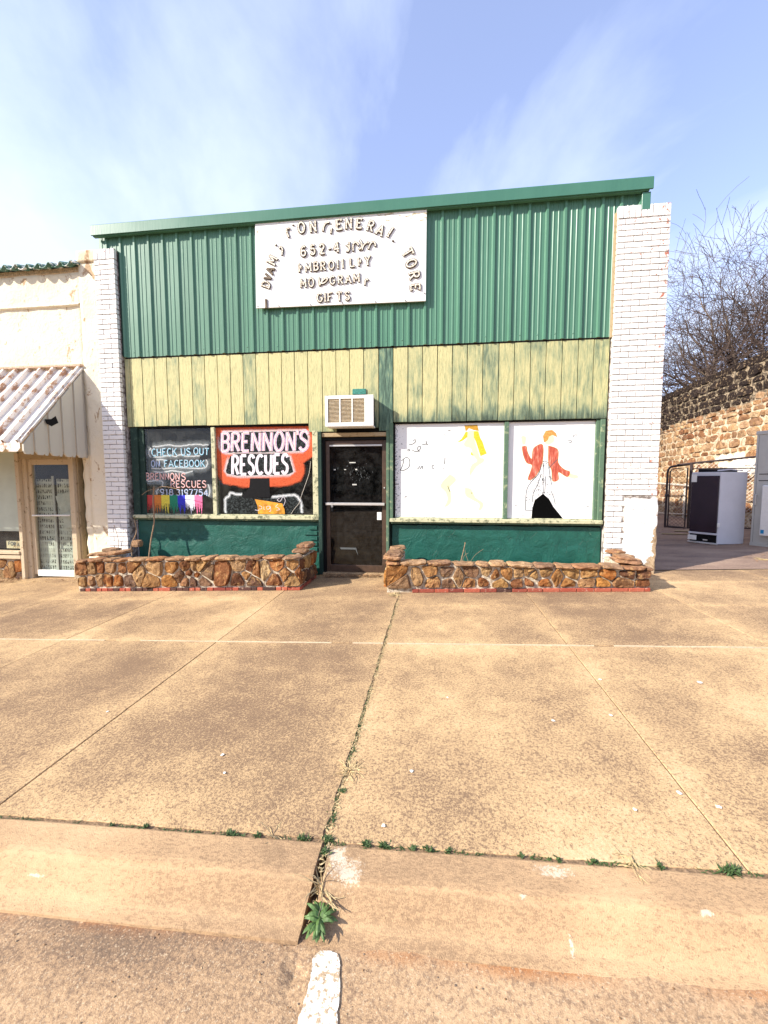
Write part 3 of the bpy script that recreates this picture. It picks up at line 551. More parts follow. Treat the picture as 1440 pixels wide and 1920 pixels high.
MLINES = [[(1.589, 1.757), (1.554, 1.612), (1.451, 1.493), (1.383, 1.354), (1.372, 1.062)], [(1.372, 1.062), (1.471, 1.055)], [(1.593, 1.611), (1.541, 1.447), (1.482, 1.318), (1.476, 1.188)], [(1.617, 1.775), (1.618, 1.538), (1.629, 1.318)], [(1.691, 1.766), (1.713, 1.611), (1.744, 1.447)], [(1.652, 1.575), (1.65, 1.318)], [(1.611, 1.79), (1.637, 1.802), (1.691, 1.775)], [(1.738, 1.355), (1.785, 1.245), (1.805, 1.153)], [(1.959, 2.106), (2.008, 2.096), (1.998, 2.069), (1.97, 2.082)], [(2.03, 2.146), (2.043, 2.18), (2.094, 2.179)], [(2.251, 1.119), (2.285, 1.123)], [(1.209, 1.141), (1.245, 1.131)], [(1.312, 0.974), (1.366, 0.974)], [(1.82, 1.828), (1.693, 1.693)]]
SIGN = [('I', -2.599, 4.235, 0.143, 0, 'd'), ('D', -2.592, 4.521, 0.15, 69, ''), ('V', -2.559, 4.626, 0.126, 65, 'd'), ('A', -2.522, 4.726, 0.134, 65, 'd'), ('M', -2.488, 4.872, 0.164, 62, ''), ('.', -2.428, 5.103, 0.047, 0, ''), ('/', -2.34, 4.996, 0.117, 10, ''), ('r', -2.22, 5.257, 0.123, 25, ''), ("'", -2.145, 5.333, 0.062, 0, 'd'), ('O', -2.017, 5.31, 0.176, 6, ''), ('N', -1.836, 5.31, 0.168, 3, ''), ('c', -1.647, 5.296, 0.129, -10, ''), ('i', -1.558, 5.231, 0.084, -10, ''), ('E', -1.44, 5.308, 0.166, 1, ''), ('N', -1.292, 5.315, 0.166, -2, ''), ('E', -1.136, 5.304, 0.157, -6, ''), ('R', -0.961, 5.254, 0.158, -20, ''), ('A', -0.816, 5.184, 0.158, -27, ''), ('I', -0.672, 5.146, 0.164, -35, ''), ('.', -0.634, 5.03, 0.037, 0, 'd'), ('T', -0.414, 4.841, 0.172, -62, ''), ('O', -0.361, 4.687, 0.173, -70, ''), ('R', -0.317, 4.52, 0.166, -80, ''), ('E', -0.302, 4.349, 0.159, -88, ''), ('6', -1.993, 4.967, 0.162, 2, ''), ('5', -1.846, 4.976, 0.161, 2, ''), ('2', -1.702, 4.98, 0.161, 4, ''), ('-', -1.597, 4.977, 0.061, 4, ''), ('4', -1.481, 4.991, 0.161, 4, ''), ('s', -1.31, 4.98, 0.114, 20, ''), ('n', -1.197, 4.986, 0.114, 10, ''), (')', -1.113, 4.999, 0.136, -5, ''), ('c', -1.05, 4.976, 0.121, -20, ''), ('n', -0.943, 4.978, 0.114, -15, ''), ('f', -2.056, 4.734, 0.14, 2, ''), ('M', -1.918, 4.734, 0.14, 2, ''), ('B', -1.8, 4.738, 0.139, 2, ''), ('R', -1.691, 4.736, 0.138, 2, ''), ('O', -1.561, 4.739, 0.139, 2, ''), ('I', -1.464, 4.746, 0.138, 2, ''), ('I', -1.386, 4.753, 0.138, 2, ''), ('L', -1.247, 4.754, 0.137, 2, ''), ('f', -1.139, 4.761, 0.129, 2, ''), ('Y', -1.012, 4.769, 0.144, 2, ''), ('M', -2.001, 4.509, 0.14, 1, ''), ('O', -1.877, 4.507, 0.141, 1, ''), ('V', -1.735, 4.51, 0.132, -10, ''), ('0', -1.671, 4.517, 0.132, -55, ''), ('G', -1.549, 4.519, 0.132, 1, ''), ('R', -1.425, 4.521, 0.131, 1, ''), ('A', -1.304, 4.524, 0.13, 1, ''), ('M', -1.18, 4.535, 0.138, 1, ''), ('r', -1.033, 4.466, 0.084, -5, ''), ('G', -1.748, 4.278, 0.14, 1, ''), ('I', -1.664, 4.278, 0.14, 1, ''), ('F', -1.591, 4.281, 0.14, 1, ''), ('T', -1.445, 4.282, 0.139, 1, ''), ('S', -1.32, 4.281, 0.14, 1, '')]

# ------------------------------------------------------------------ the ground, pavement, kerb, road
g = MB(); N = 24
gx = [-300, -80, -30, -14, -8, 0, 8, 14, 30, 80, 300]; gy = [-300, -80, -20, -8, 0, 8, 30, 90, 300]
for yy in gy:
    for xx in gx: g.add([(xx, yy, gz(xx, max(-20, min(30, yy)))-.22)], [])
nx = len(gx)
g.f = [(j*nx+i, j*nx+i+1, (j+1)*nx+i+1, (j+1)*nx+i) for j in range(len(gy)-1) for i in range(nx-1)]; g.mi = [0]*len(g.f)
tag(g.build('ground', M['ground'], at=(0, 0, 0)), kind='structure')
def slab_mesh(x0, x1, y0, y1, top, th, mat, name, parent, nxs=1, jag=0.):
    dz = R.uniform(-.0015, .0015)
    q = dens([(x0, y0), (x1, y0), (x1, y1), (x0, y1), (x0, y0)], .03)[:-1]; P = []
    for x, y in q:
        ax = .012 if abs(x+.445) < .03 else .0015; ay = .007 if y < -4.7 else .0015
        if x in (x0, x1) and y not in (y0, y1): x += mnoise.noise((x*3, y*9, 1))*ax+mnoise.noise((x*3, y*45, 2))*ax*.5
        elif y in (y0, y1): y += mnoise.noise((x*8, y*3, 3))*ay+mnoise.noise((x*40, y*3, 4))*ay*.6
        P.append((x, y))
    n = len(P); cx_, cy_ = (x0+x1)/2, (y0+y1)/2; m = MB(); ins = .0025
    In = [(x-(ins if x > cx_ else -ins), y-(ins if y > cy_ else -ins)) for x, y in P]
    m.add([(x, y, gz(x, y)+top-th) for x, y in P]+[(x, y, gz(x, y)+top+dz-.003) for x, y in P]+[(x, y, gz(x, y)+top+dz) for x, y in In],
          [(i, (i+1) % n, n+(i+1) % n, n+i) for i in range(n)]+[(n+i, n+(i+1) % n, 2*n+(i+1) % n, 2*n+i) for i in range(n)]+[tuple(2*n+i for i in range(n))])
    return m.build(name, mat, parent)
pav = MB(); a = [(-14, -4.76), (14, -4.76), (14, .12), (-14, .12)]
pav.hexa([(x, y, gz(x, y)-.16) for x, y in a]+[(x, y, gz(x, y)-.007) for x, y in a])
pavo = tag(pav.build('pavement', M['dirt']), kind='structure')
JX = [-13.6, -12.0, -10.35, -8.7, -7.05, -5.41, -3.75, -2.09, -.445, 1.17, 2.78, 4.4, 6.05, 7.7, 9.3, 10.9, 12.5]
for i in range(len(JX)-1):
    x0, x1 = JX[i], JX[i+1]; gap = .0035
    l = x0+(.008 if x0 == -.445 else gap); r = x1-(.012 if x1 == -.445 else gap)
    rows = [(-4.735, -2.695), (-2.68, -1.30), (-1.29, .11)] if x0 < -.5 else [(-4.745, -2.70), (-2.675, -1.56), (-1.55, -.56), (-.55, .11)]
    for y0, y1 in rows: slab_mesh(l, r, y0, y1, 0, .07, M['slab'], 'concrete_slab', pavo)
for x0, x1, w in [(-6.5, -3.3, .016), (-2.9, -.46, .022), (-.42, 4.5, .016), (4.5, 6.6, .020)]:    # pale filler along the cross joint
    m = MB(); n = 60; q = []
    for k in range(n+1):
        x = x0+(x1-x0)*k/n; t = w*(.35+.75*mnoise.noise((x*5, 0, 1)))+.001; q.append((x, -2.687-t/2-.001, -2.687+t/2+.004))
    for A_, B_ in zip(q, q[1:]):
        if mnoise.noise((A_[0]*1.7, 5, 1)) < -.38: continue
        m.hexa([(A_[0], A_[1], gz(A_[0], -2.69)-.03), (B_[0], B_[1], gz(B_[0], -2.69)-.03), (B_[0], B_[2], gz(B_[0], -2.69)-.03), (A_[0], A_[2], gz(A_[0], -2.69)-.03),
                (A_[0], A_[1], gz(A_[0], -2.69)+.003), (B_[0], B_[1], gz(B_[0], -2.69)+.003), (B_[0], B_[2], gz(B_[0], -2.69)+.003), (A_[0], A_[2], gz(A_[0], -2.69)+.003)])
    m.build('joint_filler', M['sealant'], pavo)
for (x, y, r) in [(-.104, -4.319, .011), (-.208, -4.657, .010), (-1.081, -4.40, .009), (.727, -3.829, .014), (1.855, -3.308, .02), (1.135, -4.372, .012), (.892, -4.486, .009), (1.257, -4.443, .012), (-1.167, -4.265, .011), (1.088, -3.752, .012), (1.2, -3.3, .012), (2.4, -3.5, .014), (.1, -3.6, .009), (-2.2, -3.9, .01)]:
    n = 11; m = MB(); ring = [(x+r*math.cos(2*math.pi*k/n)*R.uniform(.6, 1.15), y+r*math.sin(2*math.pi*k/n)*R.uniform(.6, 1.15)) for k in range(n)]
    m.add([(p, q, gz(p, q)+.0045) for p, q in ring]+[(x, y, gz(x, y)+.0065)], [(k, (k+1) % n, n) for k in range(n)]); m.build('paint_drop', M['spot'], pavo)

def kerb_block(x0, x1, name, parent, lift, jagl=False, jagr=False):
    prof = [(-4.758, -.16), (-4.758, -.004), (-4.768, .001), (-4.80, -.001), (-4.84, -.002), (-4.878, -.003), (-4.896, -.008), (-4.906, -.018), (-4.94, -.048), (-4.975, -.077), (-5.0, -.094), (-5.02, -.1), (-5.045, -.105), (-5.06, -.18)]
    m = MB(); n = max(2, int((x1-x0)/.05)); k = len(prof)
    for i in range(n+1):
        x = x0+(x1-x0)*i/n
        for j, (y, z) in enumerate(prof):
            w = mnoise.noise((x*2.2, y*6, 2))*.004+mnoise.noise((x*14, y*20, 7))*.0022 if 0 < j < k-1 else 0
            xx = x
            if i == n and jagr: xx += (y+4.9)*.10*(1 if y < -4.9 else -.1)+mnoise.noise((y*30, 1, 1))*.008
            if i == 0 and jagl: xx += (y+4.9)*.10*(1 if y < -4.9 else -.1)+mnoise.noise((y*30, 5, 1))*.010
            m.v.append((xx, y, gz(x, y)+z+w+lift)); m.soft.append(1)
    for i in range(n):
        for j in range(k-1): m.f.append((i*k+j, i*k+j+1, (i+1)*k+j+1, (i+1)*k+j)); m.mi.append(0)
    m.f += [tuple(reversed(range(k))), tuple(n*k+j for j in range(k))]; m.mi += [0, 0]
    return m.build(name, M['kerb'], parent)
kb = MB(); a = [(-14, -5.05), (14, -5.05), (14, -4.76), (-14, -4.76)]
kb.hexa([(x, y, gz(x, y)-.35) for x, y in a]+[(x, y, gz(x, y)-.11) for x, y in a])
kerb = tag(kb.build('kerb', M['dirt']), kind='structure')
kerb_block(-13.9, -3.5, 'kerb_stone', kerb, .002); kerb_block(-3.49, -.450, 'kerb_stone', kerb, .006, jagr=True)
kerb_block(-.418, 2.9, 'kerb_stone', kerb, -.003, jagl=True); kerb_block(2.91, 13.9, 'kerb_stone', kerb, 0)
m = MB(); NX, NY = 260, 26; ys = [-5.03-.0*k for k in range(1)]
ys = [-5.03, -5.05, -5.07]+[-5.07-.3*(k/12) for k in range(1, 13)]+[-5.6, -6.2, -7.2, -9, -12, -20]
xs = [-60, -14]+[-5+10*k/200 for k in range(201)]+[14, 60]
for y in ys:
    for x in xs:
        z = gz(x, y)-.108-.012*min(1, (-5.03-y)/.5)
        c = abs(x+.47+(y+5.05)*.28+mnoise.noise((y*9, 0, 0))*.02)
        if -5.7 < y and c < .028: z -= .018*(1-c/.028)
        if abs(x) < 6: z += mnoise.noise((x*5, y*5, 3))*.003
        m.add([(x, y, z)], [])
k = len(xs); m.f = [(j*k+i, (j+1)*k+i, (j+1)*k+i+1, j*k+i+1) for j in range(len(ys)-1) for i in range(k-1)]; m.mi = [0]*len(m.f)
roado = tag(m.build('road', M['road'], at=(0, -6, 0)), kind='structure')
sp = [(-.395, -5.085), (-.375, -5.062), (-.345, -5.056), (-.315, -5.066), (-.30, -5.095), (-.285, -5.15), (-.275, -5.25), (-.275, -5.45), (-.28, -5.8), (-.40, -5.8), (-.395, -5.4), (-.392, -5.25), (-.388, -5.18), (-.39, -5.13)]
sp = [(x+mnoise.noise((x*50, y*50, 1))*.006, y+mnoise.noise((x*50, y*50, 8))*.006) for x, y in dens(sp+[sp[0]], .012)[:-1]]
m = MB(); m.add([(x, y, gz(x, y)-.1085-.012*min(1, (-5.03-y)/.5)+.006) for x, y in sp], [tuple(range(len(sp)))[::-1]]); m.build('painted_stripe', M['roadpaint'], roado)

# dark paving in the alley
m = MB(); xs = [3.2+.3*k for k in range(24)]; ys = [.12, .16, .2, .3, .7, 1.2, 2, 3, 4, 5, 7, 10, 16, 26]
for y in ys:
    for x in xs: m.add([(x, y+(0 if y > .14 else .05*mnoise.noise((x*2, 0, 0))), gz(x, y)+.006+.004*mnoise.noise((x*2, y*2, 0)))], [])
k = len(xs); m.f = [(j*k+i, j*k+i+1, (j+1)*k+i+1, (j+1)*k+i) for j in range(len(ys)-1) for i in range(k-1)]; m.mi = [0]*len(m.f)
tag(m.build('alley_paving', M['alley'], at=(6, 3, .2)), kind='structure')

# ------------------------------------------------------------------ the store
store = thing('store_building', (-1.1, 0, 0), 'single storey shop with green metal top, yellow boards and two painted display windows', 'shop building')
# shell: side walls, back, roof, dim room
sh = MB()
sh.box(-5.45, -5.12, .14, 11, -.4, 4.2); sh.box(2.50, 3.10, .06, .55, -.3, 5.25); sh.box(2.50, 3.10, .551, 11, -.3, 3.95); sh.box(-5.12, 2.50, 10.7, 11, -.3, 3.9)
sh.build('side_wall', M['render'], store)
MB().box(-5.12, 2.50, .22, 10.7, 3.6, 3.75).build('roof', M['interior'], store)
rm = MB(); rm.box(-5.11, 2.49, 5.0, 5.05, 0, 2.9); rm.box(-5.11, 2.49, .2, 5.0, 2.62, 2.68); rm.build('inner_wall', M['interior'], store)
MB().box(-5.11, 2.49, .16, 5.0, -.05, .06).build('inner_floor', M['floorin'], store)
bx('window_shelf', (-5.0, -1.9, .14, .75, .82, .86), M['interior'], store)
# backing board behind cladding (also closes the wall between openings)
bk = MB(); bk.box(-5.44, 2.93, .05, .12, 3.45, 5.5); bk.box(-5.12, 2.48, .045, .12, 2.42, 3.5); bk.box(-1.95, -.68, .045, .12, 2.26, 2.42)
bk.build('backing_board', M['dark'], store)
# ribbed metal panels, four ribs each
def rib_profile(x0, x1, first):
    p = []; x = first
    while x > x0: x -= .2455
    while x < x1+.1:
        for dx, h in ((-.030, 0), (-.014, .025), (.014, .025), (.030, 0), (.075, 0), (.082, .006), (.094, .006), (.101, 0), (.146, 0), (.153, .006), (.165, .006), (.172, 0)):
            if x0 <= x+dx <= x1: p.append((x+dx, h))
        x += .2455
    return [(x0, 0)]+p+[(x1, 0)]
xs0 = -5.093; first = -5.068+.245
def metal_panel(x0, x1, z0, z1, dy):
    p = rib_profile(x0, x1, first); m = MB()
    for z in (z0, z1):
        for x, h in p: m.add([(x, -dy-h, z)], [])
    n = len(p)
    for i in range(n-1): m.f.append((i, i+1, n+i+1, n+i)); m.mi.append(0)
    o = m.build('metal_panel', M['metal'], store)
    md = o.modifiers.new('thickness', 'SOLIDIFY'); md.thickness = .0015; md.offset = 0
    return o
edges = [xs0]+[xs0+.14+.982*k for k in range(1, 8)]+[2.452]
for k, (a_, b_) in enumerate(zip(edges, edges[1:])): metal_panel(a_-.004, b_+.004, 3.545+R.uniform(-.002, .002), 5.46, .012+.0018*(k % 2))
metal_panel(-5.46, xs0-.006, 5.20, 5.46, .013); metal_panel(2.46, 2.84, 5.20, 5.46, .013)
sc = MB()
x = xs0+.05
while x < 2.4:
    if R.random() < .8:
        for z in (3.545+.075,): sc.tube([(x, -.012, z+R.uniform(-.01, .012)), (x, -.021, z)], .0075, 6)
    x += .1227
sc.build('screw_row', M['screw'], store)['kind'] = 'stuff'
bx('metal_hem', (-5.09, 2.45, -.008, .035, 3.522, 3.544), M['dark'], store, .002)
tr = MB(); prof = [(-.10, 5.437), (-.125, 5.437), (-.125, 5.585), (-.11, 5.60), (.5, 5.585), (.5, 5.57), (-.09, 5.57), (-.10, 5.56)]
for a_, b_ in ((-5.50, -3.0), (-3.0, 0.0), (0.0, 2.90)):
    m = MB(); n = len(prof)
    m.add([(a_, y, z) for y, z in prof]+[(b_, y, z) for y, z in prof], [(i, (i+1) % n, n+(i+1) % n, n+i) for i in range(n)]+[tuple(range(n))[::-1], tuple(range(n, 2*n))])
    m.build('roof_trim', M['trimmetal'], store)
bx('soffit_trim', (-5.48, 2.86, -.099, -.05, 5.425, 5.45), M['metal'], store, 0)
o = bx('corner_trim', (2.775, 2.885, -.09, .3, 5.19, 5.418), M['trimmetal'], store)
MB().box(2.90, 3.0, .1, .6, 5.1, 5.3).build('side_flashing', M['trimmetal'], store)
# boards
bxs = [-5.112, -5.019, -4.798, -4.579, -4.362, -4.146, -3.923, -3.701, -3.482, -3.264, -3.047, -2.833, -2.62, -2.41, -2.197, -1.984, -1.752, -1.531, -1.315, -1.095, -.862, -.641, -.412, -.194, .03, .252, .472, .699, .93, 1.152, 1.38, 1.598, 1.822, 2.043, 2.255, 2.468]
for i, (a_, b_) in enumerate(zip(bxs, bxs[1:])):
    mid = (a_+b_)/2
    z0 = 2.418 if mid < -1.97 else (2.285 if mid < -.67 else 2.408)
    if -1.52 < mid < -.9: z0 = 2.33
    green = -.87 < mid < -.63
    gp = .009 if a_ not in (-4.362, -.641) else .014
    o = bx('board', (a_+gp/2+.001, b_-gp/2, -.004+R.uniform(-.002, .002), .04, z0+R.uniform(-.004, .004), 3.56), M['greenboard' if green else 'board'], store, .002)
    if green: o['label'] = 'dark green board beside the air conditioner'
bx('wood_patch', (-1.27, -1.06, -.02, -.007, 2.84, 2.925), M['tealwood'], store, .003)
bx('edge_strip', (2.452, 2.487, -.05, .045, 3.53, 5.2), M['tan_wood'], store, .003)
bx('edge_strip', (-5.118, -5.096, -.03, .04, 3.56, 5.2), M['frame_dark'], store, .003)
# lower walls
def low_wall(x0, x1, top, nm):
    m = MB(); n = int((x1-x0)/.08); k = 14
    for i in range(n+1):
        x = x0+(x1-x0)*i/n
        for j in range(k):
            z = -.3+(top+.3)*j/(k-1); t = 0
            if j == k-1: z += mnoise.noise((x*4, 1, 1))*.018-.004
            m.add([(x, .07-mnoise.noise((x*3, 0, z*4))*.008, z)], [])
    for i in range(n):
        for j in range(k-1): m.f.append((i*k+j, (i+1)*k+j, (i+1)*k+j+1, i*k+j+1)); m.mi.append(0)
    o = m.build('lower_wall', M['teal'], store); md = o.modifiers.new('thickness', 'SOLIDIFY'); md.thickness = .05; md.offset = -1
    return o
low_wall(-5.05, -1.86, .845, 'l'); low_wall(-.66, 2.47, .815, 'r')
bk2 = MB(); bk2.box(-5.1, -1.86, .13, .20, -.3, .9); bk2.box(-.70, 2.47, .13, .20, -.3, .87); bk2.build('wall_core', M['frame_dark'], store)
for (x0, x1, z) in [(-2.02, -1.88, .75), (-2.10, -1.88, .665), (-2.0, -1.88, .58), (-2.05, -1.88, .49), (-1.97, -1.88, .40)]:
    bx('exposed_brick', (x0, x1, .045, .09, z-.032, z+.03), M['teal'], store, .005)
# ---- windows
def window(x0, x1, z0, z1, mull, matj, label):
    w = link('window', None, (x0, .06, z0), store); w.empty_display_size = .2; w['label'] = label
    return w
wl = window(-5.05, -1.83, .95, 2.39, -3.6, None, 'left display window lettered in paint')
bx('sill', (-5.075, -1.83, -.03, .11, .885, .942), M['frame_pale'], wl, .006)
bx('sill', (-5.06, -1.85, .0, .11, .858, .884), M['frame_green'], wl, .004)
bx('frame', (-5.078, -4.955, .01, .13, .943, 2.41), M['frame_dark'], wl, .004)
bx('frame', (-4.954, -4.86, .045, .13, .943, 2.41), M['frame_dark'], wl, .003)
bx('frame', (-1.925, -1.835, -.012, .13, .943, 2.30), M['frame_pale'], wl, .004)
bx('frame', (-3.642, -3.575, .012, .13, .943, 2.385), M['frame_pale'], wl, .004)
bx('frame', (-4.86, -1.93, .035, .13, 2.385, 2.44), M['black'], wl, .002)
bx('pane', (-4.86, -3.643, .062, .070, .944, 2.384), M['glass'], wl, 0); bx('pane', (-3.574, -1.927, .062, .070, .944, 2.384), M['glass'], wl, 0)
wr = window(-.67, 2.45, .92, 2.39, 1.06, None, 'right display window painted white with two figures')
bx('sill', (-.69, 2.46, -.035, .11, .868, .925), M['frame_pale'], wr, .006)
bx('sill', (-.67, 2.45, .0, .11, .84, .867), M['frame_green'], wr, .004)
bx('frame', (-.70, -.640, -.01, .13, .926, 2.40), M['frame_green'], wr, .004); bx('frame', (-.639, -.612, .03, .13, .926, 2.385), M['black'], wr, .002)
bx('frame', (1.038, 1.098, .012, .13, .926, 2.385), M['frame_green'], wr, .004); bx('frame', (2.338, 2.385, .02, .13, .926, 2.395), M['frame_green'], wr, .004)
bx('frame', (2.386, 2.447, -.02, .13, .926, 2.395), M['frame_green'], wr, .004)
bx('frame', (-.611, 2.337, .035, .13, 2.385, 2.43), M['black'], wr, .002)
for a_, b_ in ((-.611, 1.037), (1.099, 2.337)):
    bx('pane', (a_, b_, .062, .072, .927, 2.384), M['whiteboard'], wr, 0)
bx('sash', (-.611, 1.037, .045, .061, .926, .94), M['frame_pale'], wr, .002); bx('sash', (1.099, 2.337, .045, .061, .926, .94), M['frame_pale'], wr, .002)
bx('sash', (-4.86, -3.643, .045, .061, .943, .957), M['frame_pale'], wl, .002); bx('sash', (-3.574, -1.927, .04, .061, .943, .960), M['frame_pale'], wl, .002)
# painted pictures on the panes (thin coats of paint, each a hair in front of the last)
Y0 = .0600
def coat(name, mat, parent, fn, y, soft=False):
    m = MB(); fn(m, y); return m.build(name, mat, parent, soft=soft)
def flat(poly, y): return lambda m, yy: m.prism(poly, yy, yy+.0004)
def softpoly(poly, w, name, mat, parent, y):
    n = len(poly); cx_ = sum(p[0] for p in poly)/n; cz_ = sum(p[1] for p in poly)/n; q = dens(poly+[poly[0]], .05)[:-1]
    n = len(q); area = sum(q[i][0]*q[(i+1) % n][1]-q[(i+1) % n][0]*q[i][1] for i in range(n))
    if area < 0: q = q[::-1]
    out = []
    for i in range(n):
        d = Vector((q[(i+1) % n][0]-q[i-1][0], q[(i+1) % n][1]-q[i-1][1])); d.normalize(); nr = Vector((d.y, -d.x)); k = w*(.8+.5*mnoise.noise((q[i][0]*9, q[i][1]*9, 1)))
        out.append((q[i][0]+nr.x*k, q[i][1]+nr.y*k))
    m = MB(); m.add([(x, y, z) for x, z in q], [tuple(range(n))], 0, 1.)
    m.add([(x, y, z) for x, z in q]+[(x, y, z) for x, z in out], [(n+i, n+(i+1) % n, (i+1) % n, i) for i in range(n)], 0, [1.]*n+[0.]*n)
    return m.build(name, mat, parent, soft=True)
def strokes(m, st, w, y, wob=.0, soft=False):
    for k, s_ in enumerate(st):
        q = dens(s_, .02) if wob else s_
        if wob: q = [(x+mnoise.noise((x*25, z*25, 1))*wob, z+mnoise.noise((x*25, z*25, 9))*wob) for x, z in q]
        m.ribbon(q, w, y-.00004*k, soft=soft)
# left pane: text with sprayed haze, banner of colours
HZ = MB()
for h_ in HALO1: strokes(HZ, [crm(h_, 5)], .17, .0612, .016, True)
HZ.build('sprayed_haze', M['p_mist'], wl, soft=True)
HZ = MB()
for h_ in HALO1: strokes(HZ, [crm(h_, 5)], .034, .0604, .012, True)
HZ.build('sprayed_line', M['p_white'], wl, soft=True)
for key, mm in (('c', 'p_cyan'), ('b', 'p_blue'), ('r', 'p_rose'), ('n', 'p_num')):
    for (txt, a_, b_, h_, kk) in LINES1:
        if kk != key: continue
        m = MB()
        for s_ in text_strokes(txt, a_, b_, h_):
            m.ribbon([(x+.001, z-.001) for x, z in s_], .018, .0590)
        o = m.build('painted_word', M[mm], wl)
        m = MB(); k = 0
        for s_ in text_strokes(txt, a_, b_, h_): m.ribbon([(x-.003, z+.003) for x, z in s_], .005, .0582-.00003*k); k += 1
        m.build('painted_highlight', M['p_wpink'], wl)
for (q0, q1, q2, n_) in RAIN:
    m = MB(); x0, x1 = q0[0], q1[0]; zt = q0[1]; zb = q2[1]; mid = zt-(zt-zb)*.42; x = x0
    pts = []
    while x < x1-.004:
        w = R.uniform(.010, .022); d = R.choice([.1, .2, .35, .6, 1., .9])*R.uniform(.7, 1); e = mid-(mid-zb)*d*.95
        m.box(x, min(x+w*.85, x1), .0586, .0590, e, mid+.04+R.uniform(-.02, .03)); m.box(x+w*.2, min(x+w*.6, x1), .0586, .0590, max(zb, e-.05), e+.0001); x += w
    m.box(x0, x1-.001, .0592, .0596, mid, zt)
    m.build('colour_banner', M['r%d' % n_], wl)
# right-hand pane of the left window
softpoly(ORANGE, .05, 'orange_spray', M['p_orange'], wl, .0612)
for B_ in (BLK1, BLK2):
    m = MB(); strokes(m, [B_+[B_[0]]], .11, .0606, 0, True); m.build('white_glow', M['p_white'], wl, soft=True)
    m = MB(); q = [(x+mnoise.noise((x*30, z*30, 3))*.012, z+mnoise.noise((x*30, z*30, 6))*.012) for x, z in dens(B_+[B_[0]], .02)[:-1]]
    m.prism(q, .0592, .0596); m.build('black_ground', M['p_black'], wl)
m = MB(); m.prism(HILLDK, .0608, .0610); m.build('dark_hill', M['p_black'], wl)
m = MB()
for h_ in HILL: strokes(m, [crm(h_, 6)], .07, .0600, .012, True)
m.build('white_glow', M['p_white'], wl, soft=True)
m = MB()
for h_ in HILL: strokes(m, [crm(h_, 6)], .018, .0596, .012, True)
m.build('white_outline', M['p_whitehard'], wl, soft=True)
m = MB(); m.prism(HAT, .0594, .0598); m.build('black_patch', M['black'], wl)
for (txt, a_, b_, h_), base in [(t, 0) for t in BRENN]+[(t, 1) for t in RESC]:
    st = text_strokes(txt, a_, b_, h_); st = [[(x+(z-a_[1])*.06, z) for x, z in s_] for s_ in st]
    w = .052 if base == 0 else .046
    m = MB(); strokes(m, st, w, .0586, .003); m.build('painted_letters', M['p_lilac' if base == 0 else 'p_wpink'], wl)
    m = MB(); strokes(m, st, w*.66, .0576, .003); m.build('painted_letters', M['p_pink' if base == 0 else 'p_whitehard'] if base == 0 else M['p_wpink'], wl)
    m = MB(); strokes(m, [[(x-.002, z) for x, z in s_] for s_ in st], w*.22, .0566, .003); m.build('painted_highlight', M['p_wpink' if base == 0 else 'p_lilac'], wl)
m = MB(); m.prism(PAPER, .046, .048); pp = m.build('orange_card', M['orange_paper'], wl)
m = MB()
for s_ in PIGS: m.ribbon(crm(s_, 4), .006, .0452)
m.build('handwriting', M['p_wpink'], pp) if False else m.build('handwriting', M['p_wpink'], wl)
m = MB(); m.tube([(x, .05, z) for x, z in crm(WIRE, 4)], .003, 5); m.build('loose_wire', M['galv'], wl)
# right window figures
for i, q in enumerate(WSKIN): MB().prism(crm(q+[q[0]], 3)[:-1], .0612, .0616).build('painted_limb', M['skin'], wr)
for i, q in enumerate(WHAIR): MB().prism(q, .0604+.0001*i, .0608+.0001*i).build('painted_hair', M['hair_b' if i == 0 else 'hair_y'], wr)
for i, q in enumerate(MHAND): MB().prism(q, .0610, .0614).build('painted_hand', M['skin2'], wr)
MB().prism(MFACE, .0610, .0614).build('painted_face', M['skin2'], wr); MB().prism(MHAIR, .0604, .0608).build('painted_hair', M['hair_o'], wr)
for q in MJACK: MB().prism(crm(q+[q[0]], 3)[:-1], .0606, .0610).build('painted_jacket', M['jacket'], wr)
MB().prism(MHOLE, .0598, .0602).build('bare_pane', M['hole'], wr)
m = MB()
for s_ in MLINES: m.ribbon(crm(s_, 4), .009, .0600)
xs_ = [p[0] for p in MPANT]; zs_ = [p[1] for p in MPANT]
for k in range(330):
    x = R.uniform(min(xs_), max(xs_)); z = R.uniform(min(zs_), max(zs_))
    if inside(MPANT, x, z) and not inside(MHOLE, x, z):
        if mnoise.noise((x*12, z*12, 0)) < -.05: continue
        a_ = R.uniform(0, 3.1); l = R.uniform(.006, .018); m.ribbon([(x, z), (x+l*math.cos(a_), z+l*math.sin(a_)*1.3)], .008, .0600)
m.build('marker_lines', M['ink'], wr)
m = MB()
for s_ in MJACK:
    m.ribbon(crm(s_+[s_[0]], 3), .006, .0600)
m.build('jacket_outline', M['hair_b'], wr)
m = MB()
for s_ in LETS: m.ribbon(crm(s_, 4), .012, .0602)
m.build('faded_handwriting', M['inkfaint'], wr)

